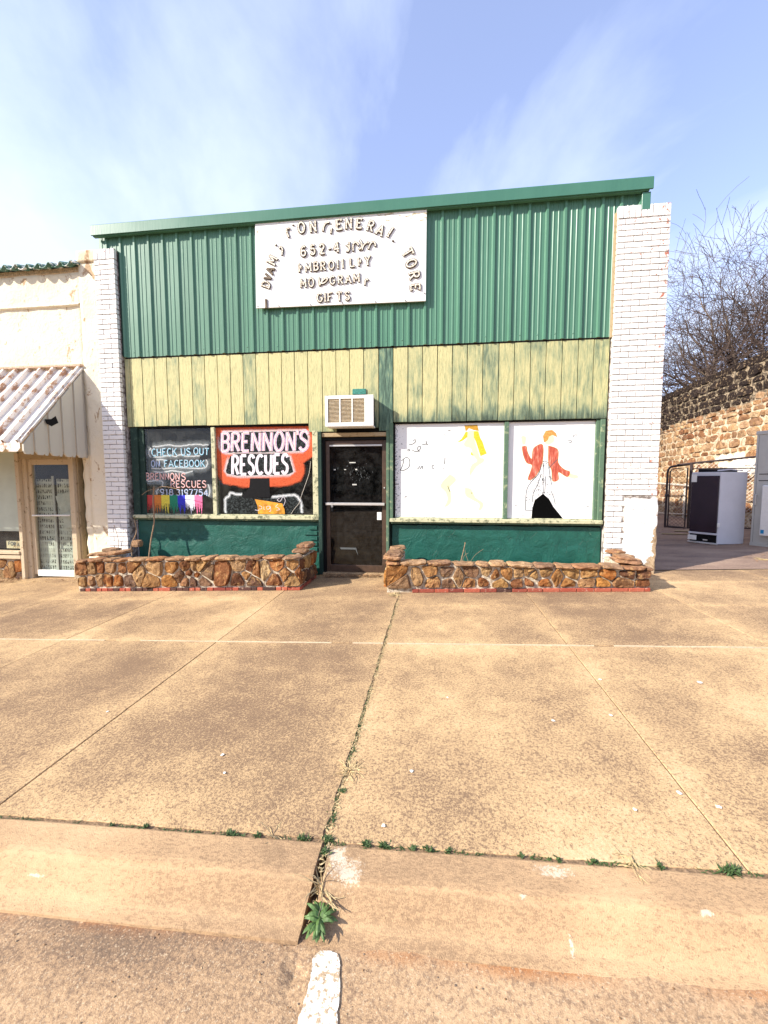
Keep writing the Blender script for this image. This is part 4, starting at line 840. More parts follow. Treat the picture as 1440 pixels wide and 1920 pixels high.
# ---- door
dr = link('door', None, (-1.24, .1, 0), store); dr.empty_display_size = .2
Z0 = gz(-1.25, 0)
bx('threshold', (-1.83, -.70, -.02, .2, Z0-.02, Z0+.035), M['slab'], dr, .006)
bx('jamb', (-1.832, -1.775, -.03, .16, Z0, 2.28), M['frame_dark'], dr, .004); bx('jamb', (-1.774, -1.735, .03, .16, Z0, 2.27), M['black'], dr, .002)
bx('jamb', (-.745, -.702, -.02, .16, Z0, 2.28), M['frame_green'], dr, .004)
bx('header', (-1.774, -.746, .0, .16, 2.20, 2.262), M['tan_wood'], dr, .004); bx('header', (-1.774, -.746, .04, .16, 2.15, 2.198), M['black'], dr, .003)
for b in ((-1.734, -1.672, 2.15), (-.82, -.748, 2.15)): bx('stile', (b[0], b[1], .075, .125, Z0+.04, b[2]), M['bronze'], dr, .004)
bx('rail', (-1.671, -.821, .078, .122, 2.085, 2.15), M['bronze'], dr, .004); bx('rail', (-1.671, -.821, .078, .122, Z0+.04, Z0+.15), M['bronze'], dr, .004)
bx('rail', (-1.671, -.821, .07, .09, 2.055, 2.083), M['alu'], dr, .003)
bx('glass', (-1.671, -.821, .096, .104, Z0+.15, 2.084), M['doorglass'], dr, 0)
bx('push_bar', (-1.73, -.775, .01, .035, 1.120, 1.163), M['alu'], dr, .006)
for x in (-1.70, -.80): bx('bar_bracket', (x-.015, x+.015, .036, .074, 1.125, 1.158), M['bronze'], dr, .002)
m = MB(); m.tube([(-.785, .074, 1.40), (-.785, .06, 1.40)], .012, 10); m.build('lock', M['alu'], dr)
bx('notice_plate', (-.905, -.832, .088, .095, .885, 1.01), M['white_plastic'], dr, .004)
bx('lock_box', (-1.64, -1.60, -.005, .02, 1.02, 1.09), M['black'], dr, .006); m = MB(); m.tube([(-1.63, .008, 1.09), (-1.63, .008, 1.165), (-1.61, .008, 1.165), (-1.61, .008, 1.09)], .004, 6); m.build('shackle', M['alu'], dr)
for (x, z, w, h) in [(-1.30, 1.80, .10, .016), (-1.27, 1.45, .07, .02), (-1.59, 1.69, .03, .018), (-1.24, 1.69, .03, .02), (-1.42, 1.69, .03, .012)]:
    bx('sticker', (x-w/2, x+w/2, .0925, .0955, z-h/2, z+h/2), M['paper_plain'], dr, 0)
m = MB(); m.prism([(-1.52, .43), (-1.25, .43), (-1.215, .30), (-1.26, .40), (-1.50, .40)], .092, .0955); m.build('torn_sticker', M['inkfaint'], dr)
m = MB()
for k in range(60):
    x = -1.26+R.gauss(0, .13); z = 1.62+R.gauss(0, .07); m.ribbon([(x, z), (x+R.uniform(-.01, .01), z+R.uniform(.01, .03))], .004, .0948)
m.build('glass_scratches', M['inkfaint'], dr)

# ---- brick piers
def brick_mesh(name, w, h, d=.06):
    m = MB().box(-w/2, w/2, -d/2, d/2, 0, h); me_o = m.build(name, M['brick'], None, bevel=.004, at=(0, 0, 0)); me = me_o.data
    bpy.data.objects.remove(me_o); return me
def pier(x0, x1, zbase, ztop, yf, yb, rows, cols, name, flushed):
    p = bx(name, (x0+.006, x1-.006, yf+.008, yb, zbase, ztop), M['joint'], store, .002)
    cache = {}
    pitch = .0775; z = ztop-.165-pitch; k = 0
    n = int(round((x1-x0)/.078)); bw = (x1-x0)/n
    for i in range(n):
        me = cache.setdefault('s', brick_mesh('soldier_brick', bw-.008, .157)); link('brick', me, (x0+bw*(i+.5), yf+.026+R.uniform(-.003, .003), ztop-.16), p, (0, R.uniform(-.02, .02), 0))
    while z > zbase-.02:
        for (a_, b_) in rows[k % 2]:
            if flushed and flushed(x0+(a_+b_)/2*(x1-x0), z): continue
            w = (b_-a_)*(x1-x0)-.008; key = round(w, 3)
            me = cache.setdefault(key, brick_mesh('brick', w-.002, pitch-.011))
            link('brick', me, (x0+(a_+b_)/2*(x1-x0), yf+.027+R.uniform(-.0035, .003), z+R.uniform(-.001, .001)), p, (R.uniform(-.01, .01), R.uniform(-.006, .006), R.uniform(-.008, .008)))
        z -= pitch; k += 1
    return p
rowsR = [[(0, .155), (.155, .485), (.485, .82), (.82, 1)], [(0, .32), (.32, .655), (.655, 1)]]
pr = pier(2.475, 3.155, .05, 5.262, -.085, .055, rowsR, 0, 'brick_pier', lambda x, z: z < 1.27 and x > 2.72)
m = MB(); nn = 26; kk = 34
for i in range(nn+1):
    for j in range(kk+1):
        u_, v_ = i/nn, j/kk; x = 2.722+.443*u_; z = .10+(1.15+.07*mnoise.noise((u_*5, 2, 2)))*v_
        if i == 0: x += mnoise.noise((0, z*9, 1))*.02
        if i == nn: x += mnoise.noise((3, z*7, 1))*.012-(.02 if z < .4 else 0)*(1-z/.4)
        m.add([(x, -.097+mnoise.noise((x*9, z*9, 2))*.007+(.004 if i in (0, nn) else 0), z)], [])
for i in range(nn):
    for j in range(kk): a_ = i*(kk+1)+j; m.f.append((a_, a_+kk+1, a_+kk+2, a_+1)); m.mi.append(0)
o = m.build('render_patch', M['render'], pr); md = o.modifiers.new('thickness', 'SOLIDIFY'); md.thickness = .05; md.offset = -1
bx('render_side', (3.02, 3.162, -.05, .12, .08, 1.26), M['render'], pr, .012)
rowsL = [[(0, .30), (.30, 1)], [(0, .66), (.66, 1)]]
pl = pier(-5.495, -5.125, .05, 5.235, -.095, .12, rowsL, 0, 'brick_pier', None)

# ------------------------------------------------------------------ air conditioner
ac = thing('air_conditioner', (-1.25, -.2, 2.30), 'white boxy window air conditioner sticking out above the dark entrance door', 'air conditioner')
X0, X1, YF, ZA, ZB = -1.655, -.913, -.22, 2.333, 2.79
bx('case', (X0+.02, X1-.01, YF+.045, -.012, ZA+.012, ZB-.012), M['black'], ac, .004)
fm = MB(); fm.box(X0, X0+.045, YF, YF+.045, ZA, ZB); fm.box(X1-.135, X1, YF, YF+.045, ZA, ZB); fm.box(X0+.045, X1-.135, YF, YF+.045, ZB-.05, ZB); fm.box(X0+.045, X1-.135, YF, YF+.045, ZA, ZA+.055)
gw = (X1-.135-X0-.045)/3
for k in (1, 2): fm.box(X0+.045+gw*k-.009, X0+.045+gw*k+.009, YF+.001, YF+.04, ZA+.055, ZB-.05)
fm.build('front_frame', M['white_plastic'], ac, bevel=.003)
bx('lower_lip', (X0+.03, X1, YF+.02, -.02, ZA-.012, ZA+.011), M['white_plastic'], ac, .003)
for k in range(3):
    xa = X0+.045+gw*k+(.010 if k else .001); xb = X0+.045+gw*(k+1)-(.010 if k < 2 else .001)
    gp_ = bx('grille', (xa, xb, YF+.034, YF+.044, ZA+.056, ZB-.051), M['louvre'], ac, 0)
    for j in range(17):
        z = ZA+.066+j*.0196; m = MB()
        m.hexa([(xa, YF+.006, z-.004), (xb, YF+.006, z-.004), (xb, YF+.03, z+.006), (xa, YF+.03, z+.006), (xa, YF+.006, z), (xb, YF+.006, z), (xb, YF+.03, z+.010), (xa, YF+.03, z+.010)])
        m.build('slat', M['louvre'], gp_)

# ------------------------------------------------------------------ sign
sg = thing('shop_sign', (-1.45, -.05, 4.17), 'large white peeling sign board with broken raised letters on the green metal', 'sign')
MB().prism([(-2.768, 4.182), (-.148, 4.15), (-.142, 5.45), (-2.752, 5.474)], -.085, -.062).build('board', M['sign'], sg, bevel=.003)
m = MB()
for x in (-2.6, -1.8, -1.0, -.3): m.box(x-.02, x+.02, -.061, -.046, 4.22, 5.40)
m.build('batten', M['tan_wood'], sg)
for (x, z) in [(-2.301, 5.437), (-1.659, 5.445), (-1.145, 5.445), (-.658, 5.436), (-.171, 5.436), (-.17, 4.26), (-2.4, 4.195), (-1.9, 4.19), (-1.4, 4.185), (-.9, 4.178), (-.45, 4.172), (-2.74, 4.21)]:
    m = MB(); r_ = .014 if z > 5 else .007; m.tube([(x, -.085, z), (x, -.097, z)], r_, 8); m.build('bolt', M['letter_side'], sg)
def letter(ch, x, z, h, rot, fl):
    w, st = GL[ch]; a = rad(rot); ca, sa = math.cos(a), math.sin(a); out = []
    if ch in 'c)/rns.-' : sy = h; sx = h*.8
    else: sy = h*.84; sx = h*.84
    if ch in "MN": sx *= .92
    strk = [list(s_) for s_ in st]
    ser = []
    if ch in 'ABDEFHIKLMNRTVYi1f4':
        ends = []
        for s_ in st:
            for p in (s_[0], s_[-1]):
                if p[1] in (0, 1) and not (ch in 'BDR' and p[0] > .2 and p[1] == 1): ends.append(p)
        for p in set(ends):
            if ch in 'EFLTM' and False: continue
            ser.append([(p[0]-.13, p[1]), (p[0]+.13, p[1])])
        if ch in 'ET': ser += [[(st[1][-1][0], 1.02), (st[1][-1][0], .80)]]
        if ch in 'EL': ser += [[(st[-1][-1][0], -.02), (st[-1][-1][0], .22)]]
        if ch == 'T': ser += [[(.02, 1.02), (.02, .8)]]
    m = MB()
    def tf(p): px, py = (p[0]-w/2)*sx, (p[1]-.5)*sy; return (x+px*ca-py*sa, z+px*sa+py*ca)
    k = 0
    lw = .040 if h > .15 else .034
    if ch in "'.": lw = .03
    for s_, ww in [(s_, lw) for s_ in strk]+[(s_, lw*.6) for s_ in ser]:
        q = [tf(p) for p in s_]
        for wd, ya, yb, mi in ((ww, -.100, -.0855, 0), (ww*.52, -.1055, -.1001, 1)):
            for p0, p1 in zip(q, q[1:]):
                d = Vector((p1[0]-p0[0], p1[1]-p0[1]))
                if d.length < 1e-6: continue
                u_ = d.normalized(); e = wd*.18*(1 if len(q) > 2 else .0); n_ = Vector((-u_.y, u_.x))*wd/2; A_ = Vector(p0)-u_*e; B_ = Vector(p1)+u_*e; dy = .00008*(k % 30); k += 1
                m.hexa([(A_.x+n_.x, ya-dy, A_.y+n_.y), (A_.x-n_.x, ya-dy, A_.y-n_.y), (B_.x-n_.x, ya-dy, B_.y-n_.y), (B_.x+n_.x, ya-dy, B_.y+n_.y),
                        (A_.x+n_.x, yb-dy, A_.y+n_.y), (A_.x-n_.x, yb-dy, A_.y-n_.y), (B_.x-n_.x, yb-dy, B_.y-n_.y), (B_.x+n_.x, yb-dy, B_.y+n_.y)], mi)
    return m.build('letter', [M['letter_side'], M['letter_dark'] if 'd' in fl else M['letter_face']], sg)
for (ch, x, z, h, rot, fl) in SIGN: letter(ch, x, z, h, rot, fl)
# ------------------------------------------------------------------ rough stonework
def clip(poly, a, b, c):      # keep a*x+b*y<=c
    o = []
    for i in range(len(poly)):
        p, q = poly[i], poly[(i+1) % len(poly)]; fp = a*p[0]+b*p[1]-c; fq = a*q[0]+b*q[1]-c
        if fp <= 0: o.append(p)
        if (fp < 0) != (fq < 0) and abs(fp-fq) > 1e-12: t = fp/(fp-fq); o.append((p[0]+(q[0]-p[0])*t, p[1]+(q[1]-p[1])*t))
    return o
def cells(seeds, x0, x1, y0, y1):
    out = []
    for i, s_ in enumerate(seeds):
        p = [(x0, y0), (x1, y0), (x1, y1), (x0, y1)]
        for j, t in enumerate(seeds):
            if i == j or abs(s_[0]-t[0]) > .9: continue
            a, b = t[0]-s_[0], t[1]-s_[1]; c = (t[0]**2+t[1]**2-s_[0]**2-s_[1]**2)/2; p = clip(p, a, b, c)
            if len(p) < 3: break
        if len(p) >= 3: out.append(p)
    return out
def stone(poly, place, gap, depth, name, mat, parent, rough=.012, sink=.03, bulge=.6):
    """rough block from a polygon in (u, v); place(u, v, d) gives the point standing d proud of the mortar"""
    cx_ = sum(p[0] for p in poly)/len(poly); cy_ = sum(p[1] for p in poly)/len(poly)
    size = math.sqrt(max(1e-6, abs(sum(poly[i][0]*poly[(i+1) % len(poly)][1]-poly[(i+1) % len(poly)][0]*poly[i][1] for i in range(len(poly)))/2)))
    if size < gap*2.5: return None
    q = dens(list(poly)+[poly[0]], max(.025, size/4))[:-1]; sd = R.random()*99
    def shrink(s_, wob):
        o = []
        for (x, y) in q:
            k = max(.2, 1-(s_/(size*.5))); n_ = mnoise.noise((x*18, y*18, sd))*wob
            o.append((cx_+(x-cx_)*(k+n_), cy_+(y-cy_)*(k+n_)))
        return o
    # knock the corners off
    q = [((a[0]+4*b[0]+c[0])/6, (a[1]+4*b[1]+c[1])/6) for a, b, c in zip([q[-1]]+q[:-1], q, q[1:]+[q[0]])]
    rings = [(shrink(gap*.5, .05), -sink), (shrink(gap*.55, .09), depth*.45), (shrink(gap*.7+size*.035, .10), depth*.9), (shrink(size*.25, .10), depth)]
    m = MB(); n = len(q); tilt = (R.uniform(-.22, .22), R.uniform(-.22, .22))
    for ri, (rg, d) in enumerate(rings):
        for (x, y) in rg:
            dd = d+(mnoise.noise((x*22, y*22, sd))*rough*(1 if ri > 1 else .4)+((x-cx_)*tilt[0]+(y-cy_)*tilt[1] if ri > 1 else 0))
            m.add([place(x, y, dd)], [])
    m.add([place(cx_, cy_, depth+rough*R.uniform(-.3, .8))], [])
    for ri in range(3):
        for i in range(n): j = (i+1) % n; m.f.append((ri*n+i, ri*n+j, (ri+1)*n+j, (ri+1)*n+i)); m.mi.append(0)
    for i in range(n): m.f.append((3*n+i, 3*n+(i+1) % n, 4*n)); m.mi.append(0)
    return m.build(name, mat, parent)
def cap(x0, x1, y0, y1, z, th, parent, slope):
    n = 10; m = MB(); sd = R.random()*50; cx_, cy_ = (x0+x1)/2, (y0+y1)/2
    rings = [(.86, 0), (1.0, th*.3), (.98, th*.75), (.86, th), (.45, th*1.05)]
    for k, dz in rings:
        for i in range(n*2):
            a = 2*math.pi*i/(n*2); c, s_ = math.cos(a), math.sin(a); r_ = 1/(abs(c)**5+abs(s_)**5)**.2
            r_ *= k*(1+mnoise.noise((c*1.4+sd, s_*1.4, dz*30))*.22)
            x = cx_+c*r_*(x1-x0)/2; y = cy_+s_*r_*(y1-y0)/2
            m.add([(x, y, z+dz+(x-cx_)*slope+mnoise.noise((x*15, y*15, sd+dz*40))*.010)], [])
    N_ = n*2
    for r_ in range(4):
        for i in range(N_): j = (i+1) % N_; m.f.append((r_*N_+i, r_*N_+j, (r_+1)*N_+j, (r_+1)*N_+i)); m.mi.append(0)
    m.f += [tuple(range(N_))[::-1], tuple(4*N_+i for i in range(N_))]; m.mi += [0, 0]
    return m.build('capstone', M['capstone'], parent)
def planter(x0, x1, yf, yb, zl, zr, label, seed):
    global R
    R = random.Random(seed)
    p = thing('stone_planter', ((x0+x1)/2, yf, gz((x0+x1)/2, yf)), label, 'stone planter', 'field stone planters in front of the shop')
    zt = lambda x: zl+(zr-zl)*(x-x0)/(x1-x0); zb = lambda x: gz(x, yf)
    th = .20
    m = MB()
    for (a, b, c, d) in ((x0+.02, x1-.02, yf+.025, yf+th), (x0+.02, x0+th, yf+th, yb), (x1-th, x1-.02, yf+th, yb)):
        m.hexa([(x, y, gz(x, y)-.05) for x, y in ((a, c), (b, c), (b, d), (a, d))]+[(x, y, zt(x)-.045) for x, y in ((a, c), (b, c), (b, d), (a, d))])
    m.build('mortar_core', M['mortar'], p)
    m = MB(); a, b, c, d = x0+th, x1-th, yf+th, yb; m.hexa([(x, y, gz(x, y)-.05) for x, y in ((a, c), (b, c), (b, d), (a, d))]+[(x, y, zt(x)-.16) for x, y in ((a, c), (b, c), (b, d), (a, d))])
    m.build('soil', M['dirt'], p)
    bh = .05
    # red footing bricks
    def bricks(place, L, along):
        u = .01
        while u < L-.03:
            w = min(R.choice([.085, .09, .19, .10]) if seed == 3 else R.choice([.20, .19, .095, .21]), L-u)
            m = MB(); pr_ = .004+R.uniform(-.004, .004)
            m.hexa([place(u, 0, -.03), place(u+w-.007, 0, -.03), place(u+w-.007, 0, pr_+.018), place(u, 0, pr_+.018), place(u, bh-.004, -.03), place(u+w-.007, bh-.004, -.03), place(u+w-.007, bh-.004, pr_+.018), place(u, bh-.004, pr_+.018)])
            m.build('footing_brick', M['redbrick'], p, bevel=.005); u += w
    L = x1-x0
    off0 = 0 if seed == 3 else .30
    fr = lambda u, v, d: (x0+u, yf+.02-d, zb(x0+u)+v)
    bricks(lambda u, v, d: fr(u+off0+.05, v, d), L-off0-.05, 0)
    H = lambda x: zt(x)-.045-bh-zb(x)
    frs = lambda u, v, d: (x0+u, yf+.02-d, zb(x0+u)+bh+v*H(x0+u))
    # seeds in two wandering rows, aspect kept by scaling v
    Hm = H((x0+x1)/2); seeds = []; u = .06
    while u < L-.02:
        w = R.choice([R.uniform(.07, .14), R.uniform(.14, .24), R.uniform(.22, .34)])
        if R.random() < .33: seeds.append((u+w/2, Hm*R.uniform(.42, .58)))
        else:
            s_ = R.uniform(.44, .60); seeds.append((u+w*R.uniform(.3, .7), Hm*s_/2)); seeds.append((u+w*R.uniform(.3, .8), Hm*(1+s_)/2))
            if R.random() < .3: seeds.append((u+w, Hm*R.uniform(.3, .7)))
        u += w*R.uniform(.9, 1.05)
    for c_ in cells(seeds, 0, L, .004, Hm): stone(c_, lambda a, b, d: frs(a, b/Hm, d), R.choice([.010, .018, .036]), R.uniform(.014, .036), 'field_stone', M['rock'], p, .02)
    # end faces
    for side in (1,) if seed == 3 else (-1,):
        xe = x1-.02 if side > 0 else x0+.02; LY = yb-yf-.02; seeds = [(R.uniform(0, .14)+.15*k, Hm*R.uniform(.1, .9)) for k in range(int(LY/.15)+1) for _ in (0, 1)]
        for c_ in cells(seeds, 0, LY, .004, Hm): stone(c_, lambda a, b, d: (xe+side*d, yf+.02+a, gz(xe, yf)+bh+b), .02, .04, 'field_stone', M['rock'], p, .018)
        if side > 0: bricks(lambda u, v, d: (xe+d, yf+.02+u, gz(xe, yf)+v), LY, 1)
    # cap stones
    x = x0-.01
    while x < x1-.05:
        w = min(R.uniform(.17, .36), x1+.01-x)
        if w < .1: w = x1+.01-x
        t_ = R.uniform(.026, .048); cap(x+.006, x+w-.004, yf-.03-R.uniform(0, .02), yf+th+R.uniform(0, .03), zt(x+w/2)-.047+R.uniform(-.005, .008), t_, p, (zr-zl)/L+R.uniform(-.04, .04)); x += w
    for xe in (x0+th/2, x1-th/2):
        y = yf+th+.02
        while y < yb-.08:
            w = R.uniform(.2, .32); cap(xe-th/2-.02, xe+th/2+.01, y, min(y+w-.01, yb), zt(xe)-.03+.07*(y-yf)/(yb-yf)+R.uniform(-.005, .01), R.uniform(.035, .05), p, R.uniform(-.05, .05)); y += w
    return p
p1_ = planter(-5.38, -1.86, -.875, -.10, .335, .465, 'left stone planter of rust brown field stones on small red bricks, under the lettered window', 3)
p2_ = planter(-.64, 2.66, -1.02, -.11, .445, .455, 'right stone planter with thick flat cap stones, under the white painted window', 5)
cap(-.67, -.42, -1.05, -.72, .458, .05, p2_, .0); cap(-.65, -.44, -1.02, -.70, .50, .045, p2_, .05)
cap(2.30, 2.62, -.95, -.62, .455, .05, p2_, -.05); cap(2.34, 2.55, -.92, -.66, .50, .03, p2_, -.1)
cap(-5.15, -4.72, -.75, -.45, .37, .05, p1_, .1); cap(-5.0, -4.85, -.2, -.08, .42, .10, p1_, 0); cap(-2.06, -1.84, -.5, -.15, .50, .06, p1_, .05)
R = random.Random(21)

# ------------------------------------------------------------------ neighbouring store on the left
nb = thing('stucco_building', (-7.5, 0, gz(-7.5)), 'cream stucco shop with green roof tiles and a glass door under an awning', 'neighbouring building')
def stucco(x0, x1, z0, z1, y, th, mat, nm='stucco_wall', step=.07, jl=0., jr=0.):
    m = MB(); n = max(2, int((x1-x0)/step)); k = max(2, int((z1-z0)/step))
    for i in range(n+1):
        for j in range(k+1):
            x = x0+(x1-x0)*i/n; z = z0+(z1-z0)*j/k
            if i == 0: x += mnoise.noise((z*6, 1, 1))*jl
            if i == n: x += mnoise.noise((z*6, 4, 1))*jr
            w = mnoise.noise((x*2, z*2, 5))*.02+mnoise.noise((x*7, z*7, 2))*.008
            m.add([(x, y-w, z)], [])
    for i in range(n):
        for j in range(k): a = i*(k+1)+j; m.f.append((a, a+k+1, a+k+2, a+1)); m.mi.append(0)
    o = m.build(nm, mat, nb, smooth=True); md = o.modifiers.new('thickness', 'SOLIDIFY'); md.thickness = th; md.offset = -1; return o
stucco(-13.5, -5.82, 2.02, 4.99, .0, .25, M['stucco'], step=.09)
stucco(-5.835, -5.51, -.32, 5.1, -.03, .3, M['stucco'], step=.05, jl=.02); stucco(-5.975, -5.80, -.32, 2.1, .0, .22, M['stucco'], step=.04, jl=.035)
stucco(-5.845, -5.50, 5.08, 5.265, -.05, .34, M['stuccocap'], 'pier_cap', step=.04, jl=.01)
m = MB()
for x0_, z in ((-13.5, 4.44),):
    n = 150
    for i in range(n+1):
        x = x0_+(-5.86-x0_)*i/n; d = mnoise.noise((x*5, 0, 3))*.006
        m.add([(x, .02, z-.03+d), (x, -.035+d, z-.02+d), (x, -.04+d, z+d), (x, .02, z+.05+d)], [])
    for i in range(n):
        for j in range(3): m.f.append((i*4+j, (i+1)*4+j, (i+1)*4+j+1, i*4+j+1)[::-1]); m.mi.append(0)
m.build('ledge', M['stucco'], nb, smooth=True)
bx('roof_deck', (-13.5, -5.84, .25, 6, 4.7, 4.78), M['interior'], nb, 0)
# coping tiles: each an S-shaped clay tile tipped forward
x = -5.90; k = 0
def tile_mesh():
    m = MB(); n = 12; w = .205; L = .40
    for t_, (yo, lift) in enumerate(((-.12, 0), (L-.12, .15))):
        for i in range(n+1):
            u_ = i/n; h = .042*math.sin(2*math.pi*(u_-.02))*(1.25 if u_ < .5 else .6); m.add([(-w*u_*1.06+w/2, yo, lift+h)], [])
    for i in range(n): m.f.append((i, n+1+i, n+2+i, i+1)); m.mi.append(0)
    o = m.build('tile', M['tile'], None, smooth=True, at=(0, 0, 0)); me = o.data; bpy.data.objects.remove(o); return me
tme = tile_mesh()
while x > -13.3:
    o = link('roof_tile', tme, (x, -.02+R.uniform(-.01, .01), 5.015+R.uniform(-.008, .01)), nb, (R.uniform(-.04, .04), R.uniform(-.05, .05), R.uniform(-.07, .07)))
    md = o.modifiers.new('thickness', 'SOLIDIFY'); md.thickness = .016
    x -= .205
bx('coping_bed', (-13.5, -5.84, -.01, .25, 4.95, 5.035), M['rough_tan'], nb, .01)
bx('awning_ledge', (-13.4, -5.86, -.07, .01, 3.42, 3.46), M['rust'], nb, .006)
# door bay
ZN = -.205
bay = link('door', None, (-6.75, .1, ZN), nb); bay['label'] = 'cream framed glass door with newspaper behind it'
bx('post', (-7.285, -7.215, -.03, .16, ZN-.03, 2.0), M['cream_wood'], bay, .006); bx('post', (-7.214, -7.13, .03, .2, ZN-.03, 2.0), M['cream_wood'], bay, .004)
bx('post', (-6.255, -6.16, -.02, .14, ZN, 2.02), M['cream_wood'], bay, .006); bx('post', (-6.159, -6.125, .04, .2, ZN, 2.0), M['tan_wood'], bay, .004)
bx('header', (-7.213, -6.256, -.01, .15, 1.90, 2.02), M['tan_wood'], bay, .004)
bx('stile', (-7.128, -7.055, .06, .11, ZN+.05, 1.898), M['cream_wood'], bay, .004); bx('stile', (-6.325, -6.257, .06, .11, ZN+.05, 1.898), M['cream_wood'], bay, .004)
bx('rail', (-7.054, -6.326, .062, .108, 1.80, 1.898), M['cream_wood'], bay, .004); bx('kick_rail', (-7.054, -6.326, .055, .108, ZN+.02, ZN+.13), M['white_plastic'], bay, .004)
bx('glass', (-7.054, -6.326, .084, .090, ZN+.131, 1.799), M['oldglass'], bay, 0)
m = MB(); m.tube([(-7.06, .03, .905), (-6.31, .03, .915)], .014, 8); m.build('push_bar', M['white_plastic'], bay)
bx('mullion', (-6.735, -6.695, .12, .135, ZN, 1.6), M['cabinet'], bay, 0)
def sheet(x0, x1, z0, z1, y, rot, mat, nm='newspaper_sheet'):
    m = MB(); cx_, cz_ = (x0+x1)/2, (z0+z1)/2; nn_ = 5
    for i in range(nn_+1):
        for j in range(nn_+1):
            a, b = x0+(x1-x0)*i/nn_-cx_, z0+(z1-z0)*j/nn_-cz_; c, s_ = math.cos(rot), math.sin(rot)
            m.add([(cx_+a*c-b*s_, y+mnoise.noise((a*5, b*5, x0))*.02, cz_+a*s_+b*c)], [])
    for i in range(nn_):
        for j in range(nn_): q = i*(nn_+1)+j; m.f.append((q, q+nn_+1, q+nn_+2, q+1)); m.mi.append(0)
    o = m.build(nm, mat, bay); md = o.modifiers.new('thickness', 'SOLIDIFY'); md.thickness = .001
sheet(-7.10, -6.73, .35, 1.55, .17, .01, M['paper']); sheet(-6.69, -6.30, .2, 1.55, .165, -.01, M['paper']); sheet(-7.08, -6.73, -.3, .45, .15, .02, M['paper']); sheet(-6.69, -6.28, -.3, .3, .145, 0, M['paper'])
sheet(-6.64, -6.30, .98, 1.30, .125, .30, M['paper_plain']); sheet(-6.56, -6.26, .70, .98, .13, .30, M['paper_plain'])
bx('side_glass', (-6.124, -5.96, .13, .136, ZN, 1.93), M['oldglass'], bay, 0)
sheet(-6.12, -5.92, -.1, .95, .22, 0, M['paper']); sheet(-6.12, -5.93, .95, 1.5, .24, .2, M['paper_plain'])
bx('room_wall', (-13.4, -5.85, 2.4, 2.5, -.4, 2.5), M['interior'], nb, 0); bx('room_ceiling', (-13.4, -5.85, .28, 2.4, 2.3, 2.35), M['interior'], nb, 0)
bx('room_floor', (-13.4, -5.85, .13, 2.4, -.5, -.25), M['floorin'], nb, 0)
MB().box(-13.45, -13.4, .2, 6, -.5, 4.7).box(-13.4, -5.5, 5.9, 6, -.5, 4.7).build('rear_wall', M['stucco'], nb)
bx('painted_pane', (-9.4, -7.29, .03, .05, .62, 2.06), M['painted_pane'], nb, .002); bx('pane', (-9.4, -7.29, .05, .056, .30, .61), M['oldglass'], nb, 0)
bx('sill', (-9.4, -7.288, -.05, .10, .215, .27), M['cream_wood'], nb, .006); bx('sill', (-9.4, -7.288, -.03, .09, .13, .20), M['cream_wood'], nb, .006)
# FOR ... card lying behind the glass
card = bx('sale_card', (-7.66, -7.30, .06, .063, .305, .44), M['stuccocap'], nb, 0); m = MB()
for (txt, a_, b_, h_) in (('FOR', (-7.62, .365), (-7.47, .355), .06), ('A', (-7.44, .35), (-7.40, .347), .06)):
    for k, s_ in enumerate(text_strokes(txt, a_, b_, h_)): m.ribbon(s_, .016, .0585-.00003*k)
m.build('card_lettering', M['ink'], nb)
MB().box(-9.4, -7.29, .03, .12, -.45, .13).build('stone_base_core', M['mortar'], nb)
seeds = [(R.uniform(0, .1)+.22*k, R.uniform(.02, .34)) for k in range(10) for _ in (0, 1)]
for c_ in cells(seeds, 0, 2.1, 0, .36): stone(c_, lambda a, b, d: (-9.39+a, .03-d, -.25+b), .02, .03, 'base_stone', M['rock'], nb, .012)

# awning
aw = thing('awning', (-8.5, -.7, 1.9), 'rusty white ribbed metal awning sloping over the door of the cream building', 'awning')
XA = -5.862; ZT, ZF, YA = 3.405, 2.06, -1.12
def on(t_, h): # point on slope, h = height proud of it
    l = math.hypot(YA, ZT-ZF); ny, nz_ = -(ZT-ZF)/l, YA/l; return (YA*t_+ny*h*1., ZT+(ZF-ZT)*t_-nz_*h*1.)
x = XA-.03; k = 0
nrm = Vector((0, -(ZT-ZF), abs(YA))).normalized()
while x > -13:
    x2 = x-.238; m = MB()
    prof = [(x, .0), (x-.006, .058), (x-.042, .058), (x-.055, 0), (x2+.001, 0)]; b = 0
    for t_ in (0, .25, .5, .75, 1.0):
        for (px, h) in prof:
            y, z = YA*t_+nrm.y*h, ZT+(ZF-ZT)*t_+nrm.z*h+mnoise.noise((px*6, t_*4, 1))*.004; m.add([(px, y, z)], [])
    n = len(prof)
    for r_ in range(4):
        for i in range(n-1): m.f.append((r_*n+i, r_*n+i+1, (r_+1)*n+i+1, (r_+1)*n+i)); m.mi.append(0)
    o = m.build('awning_panel', M['awning'], aw); md = o.modifiers.new('thickness', 'SOLIDIFY'); md.thickness = .003
    # scalloped hem hanging from the front edge
    m = MB(); m.prism([(x, ZF+.0), (x2+.004, ZF), (x2+.004, ZF-.075), (x2+.05, ZF-.125), (x-.05, ZF-.125), (x, ZF-.075)], YA-.012, YA-.008, 0); m.build('hem', M['awning'], aw)
    x = x2
m = MB(); t0 = Vector((XA, .0, ZT)); t1 = Vector((XA, YA-.012, ZF)); 
m.hexa([(XA-.05, 0, ZT+.0), (XA+.006, 0, ZT), (XA+.006, YA-.015, ZF), (XA-.05, YA-.015, ZF), (XA-.05, 0, ZT+.04), (XA+.006, 0, ZT+.04), (XA+.006, YA-.015, ZF+.04), (XA-.05, YA-.015, ZF+.04)]); m.build('edge_trim', M['awning'], aw)
ny = 5; wy = (-YA)/4.4
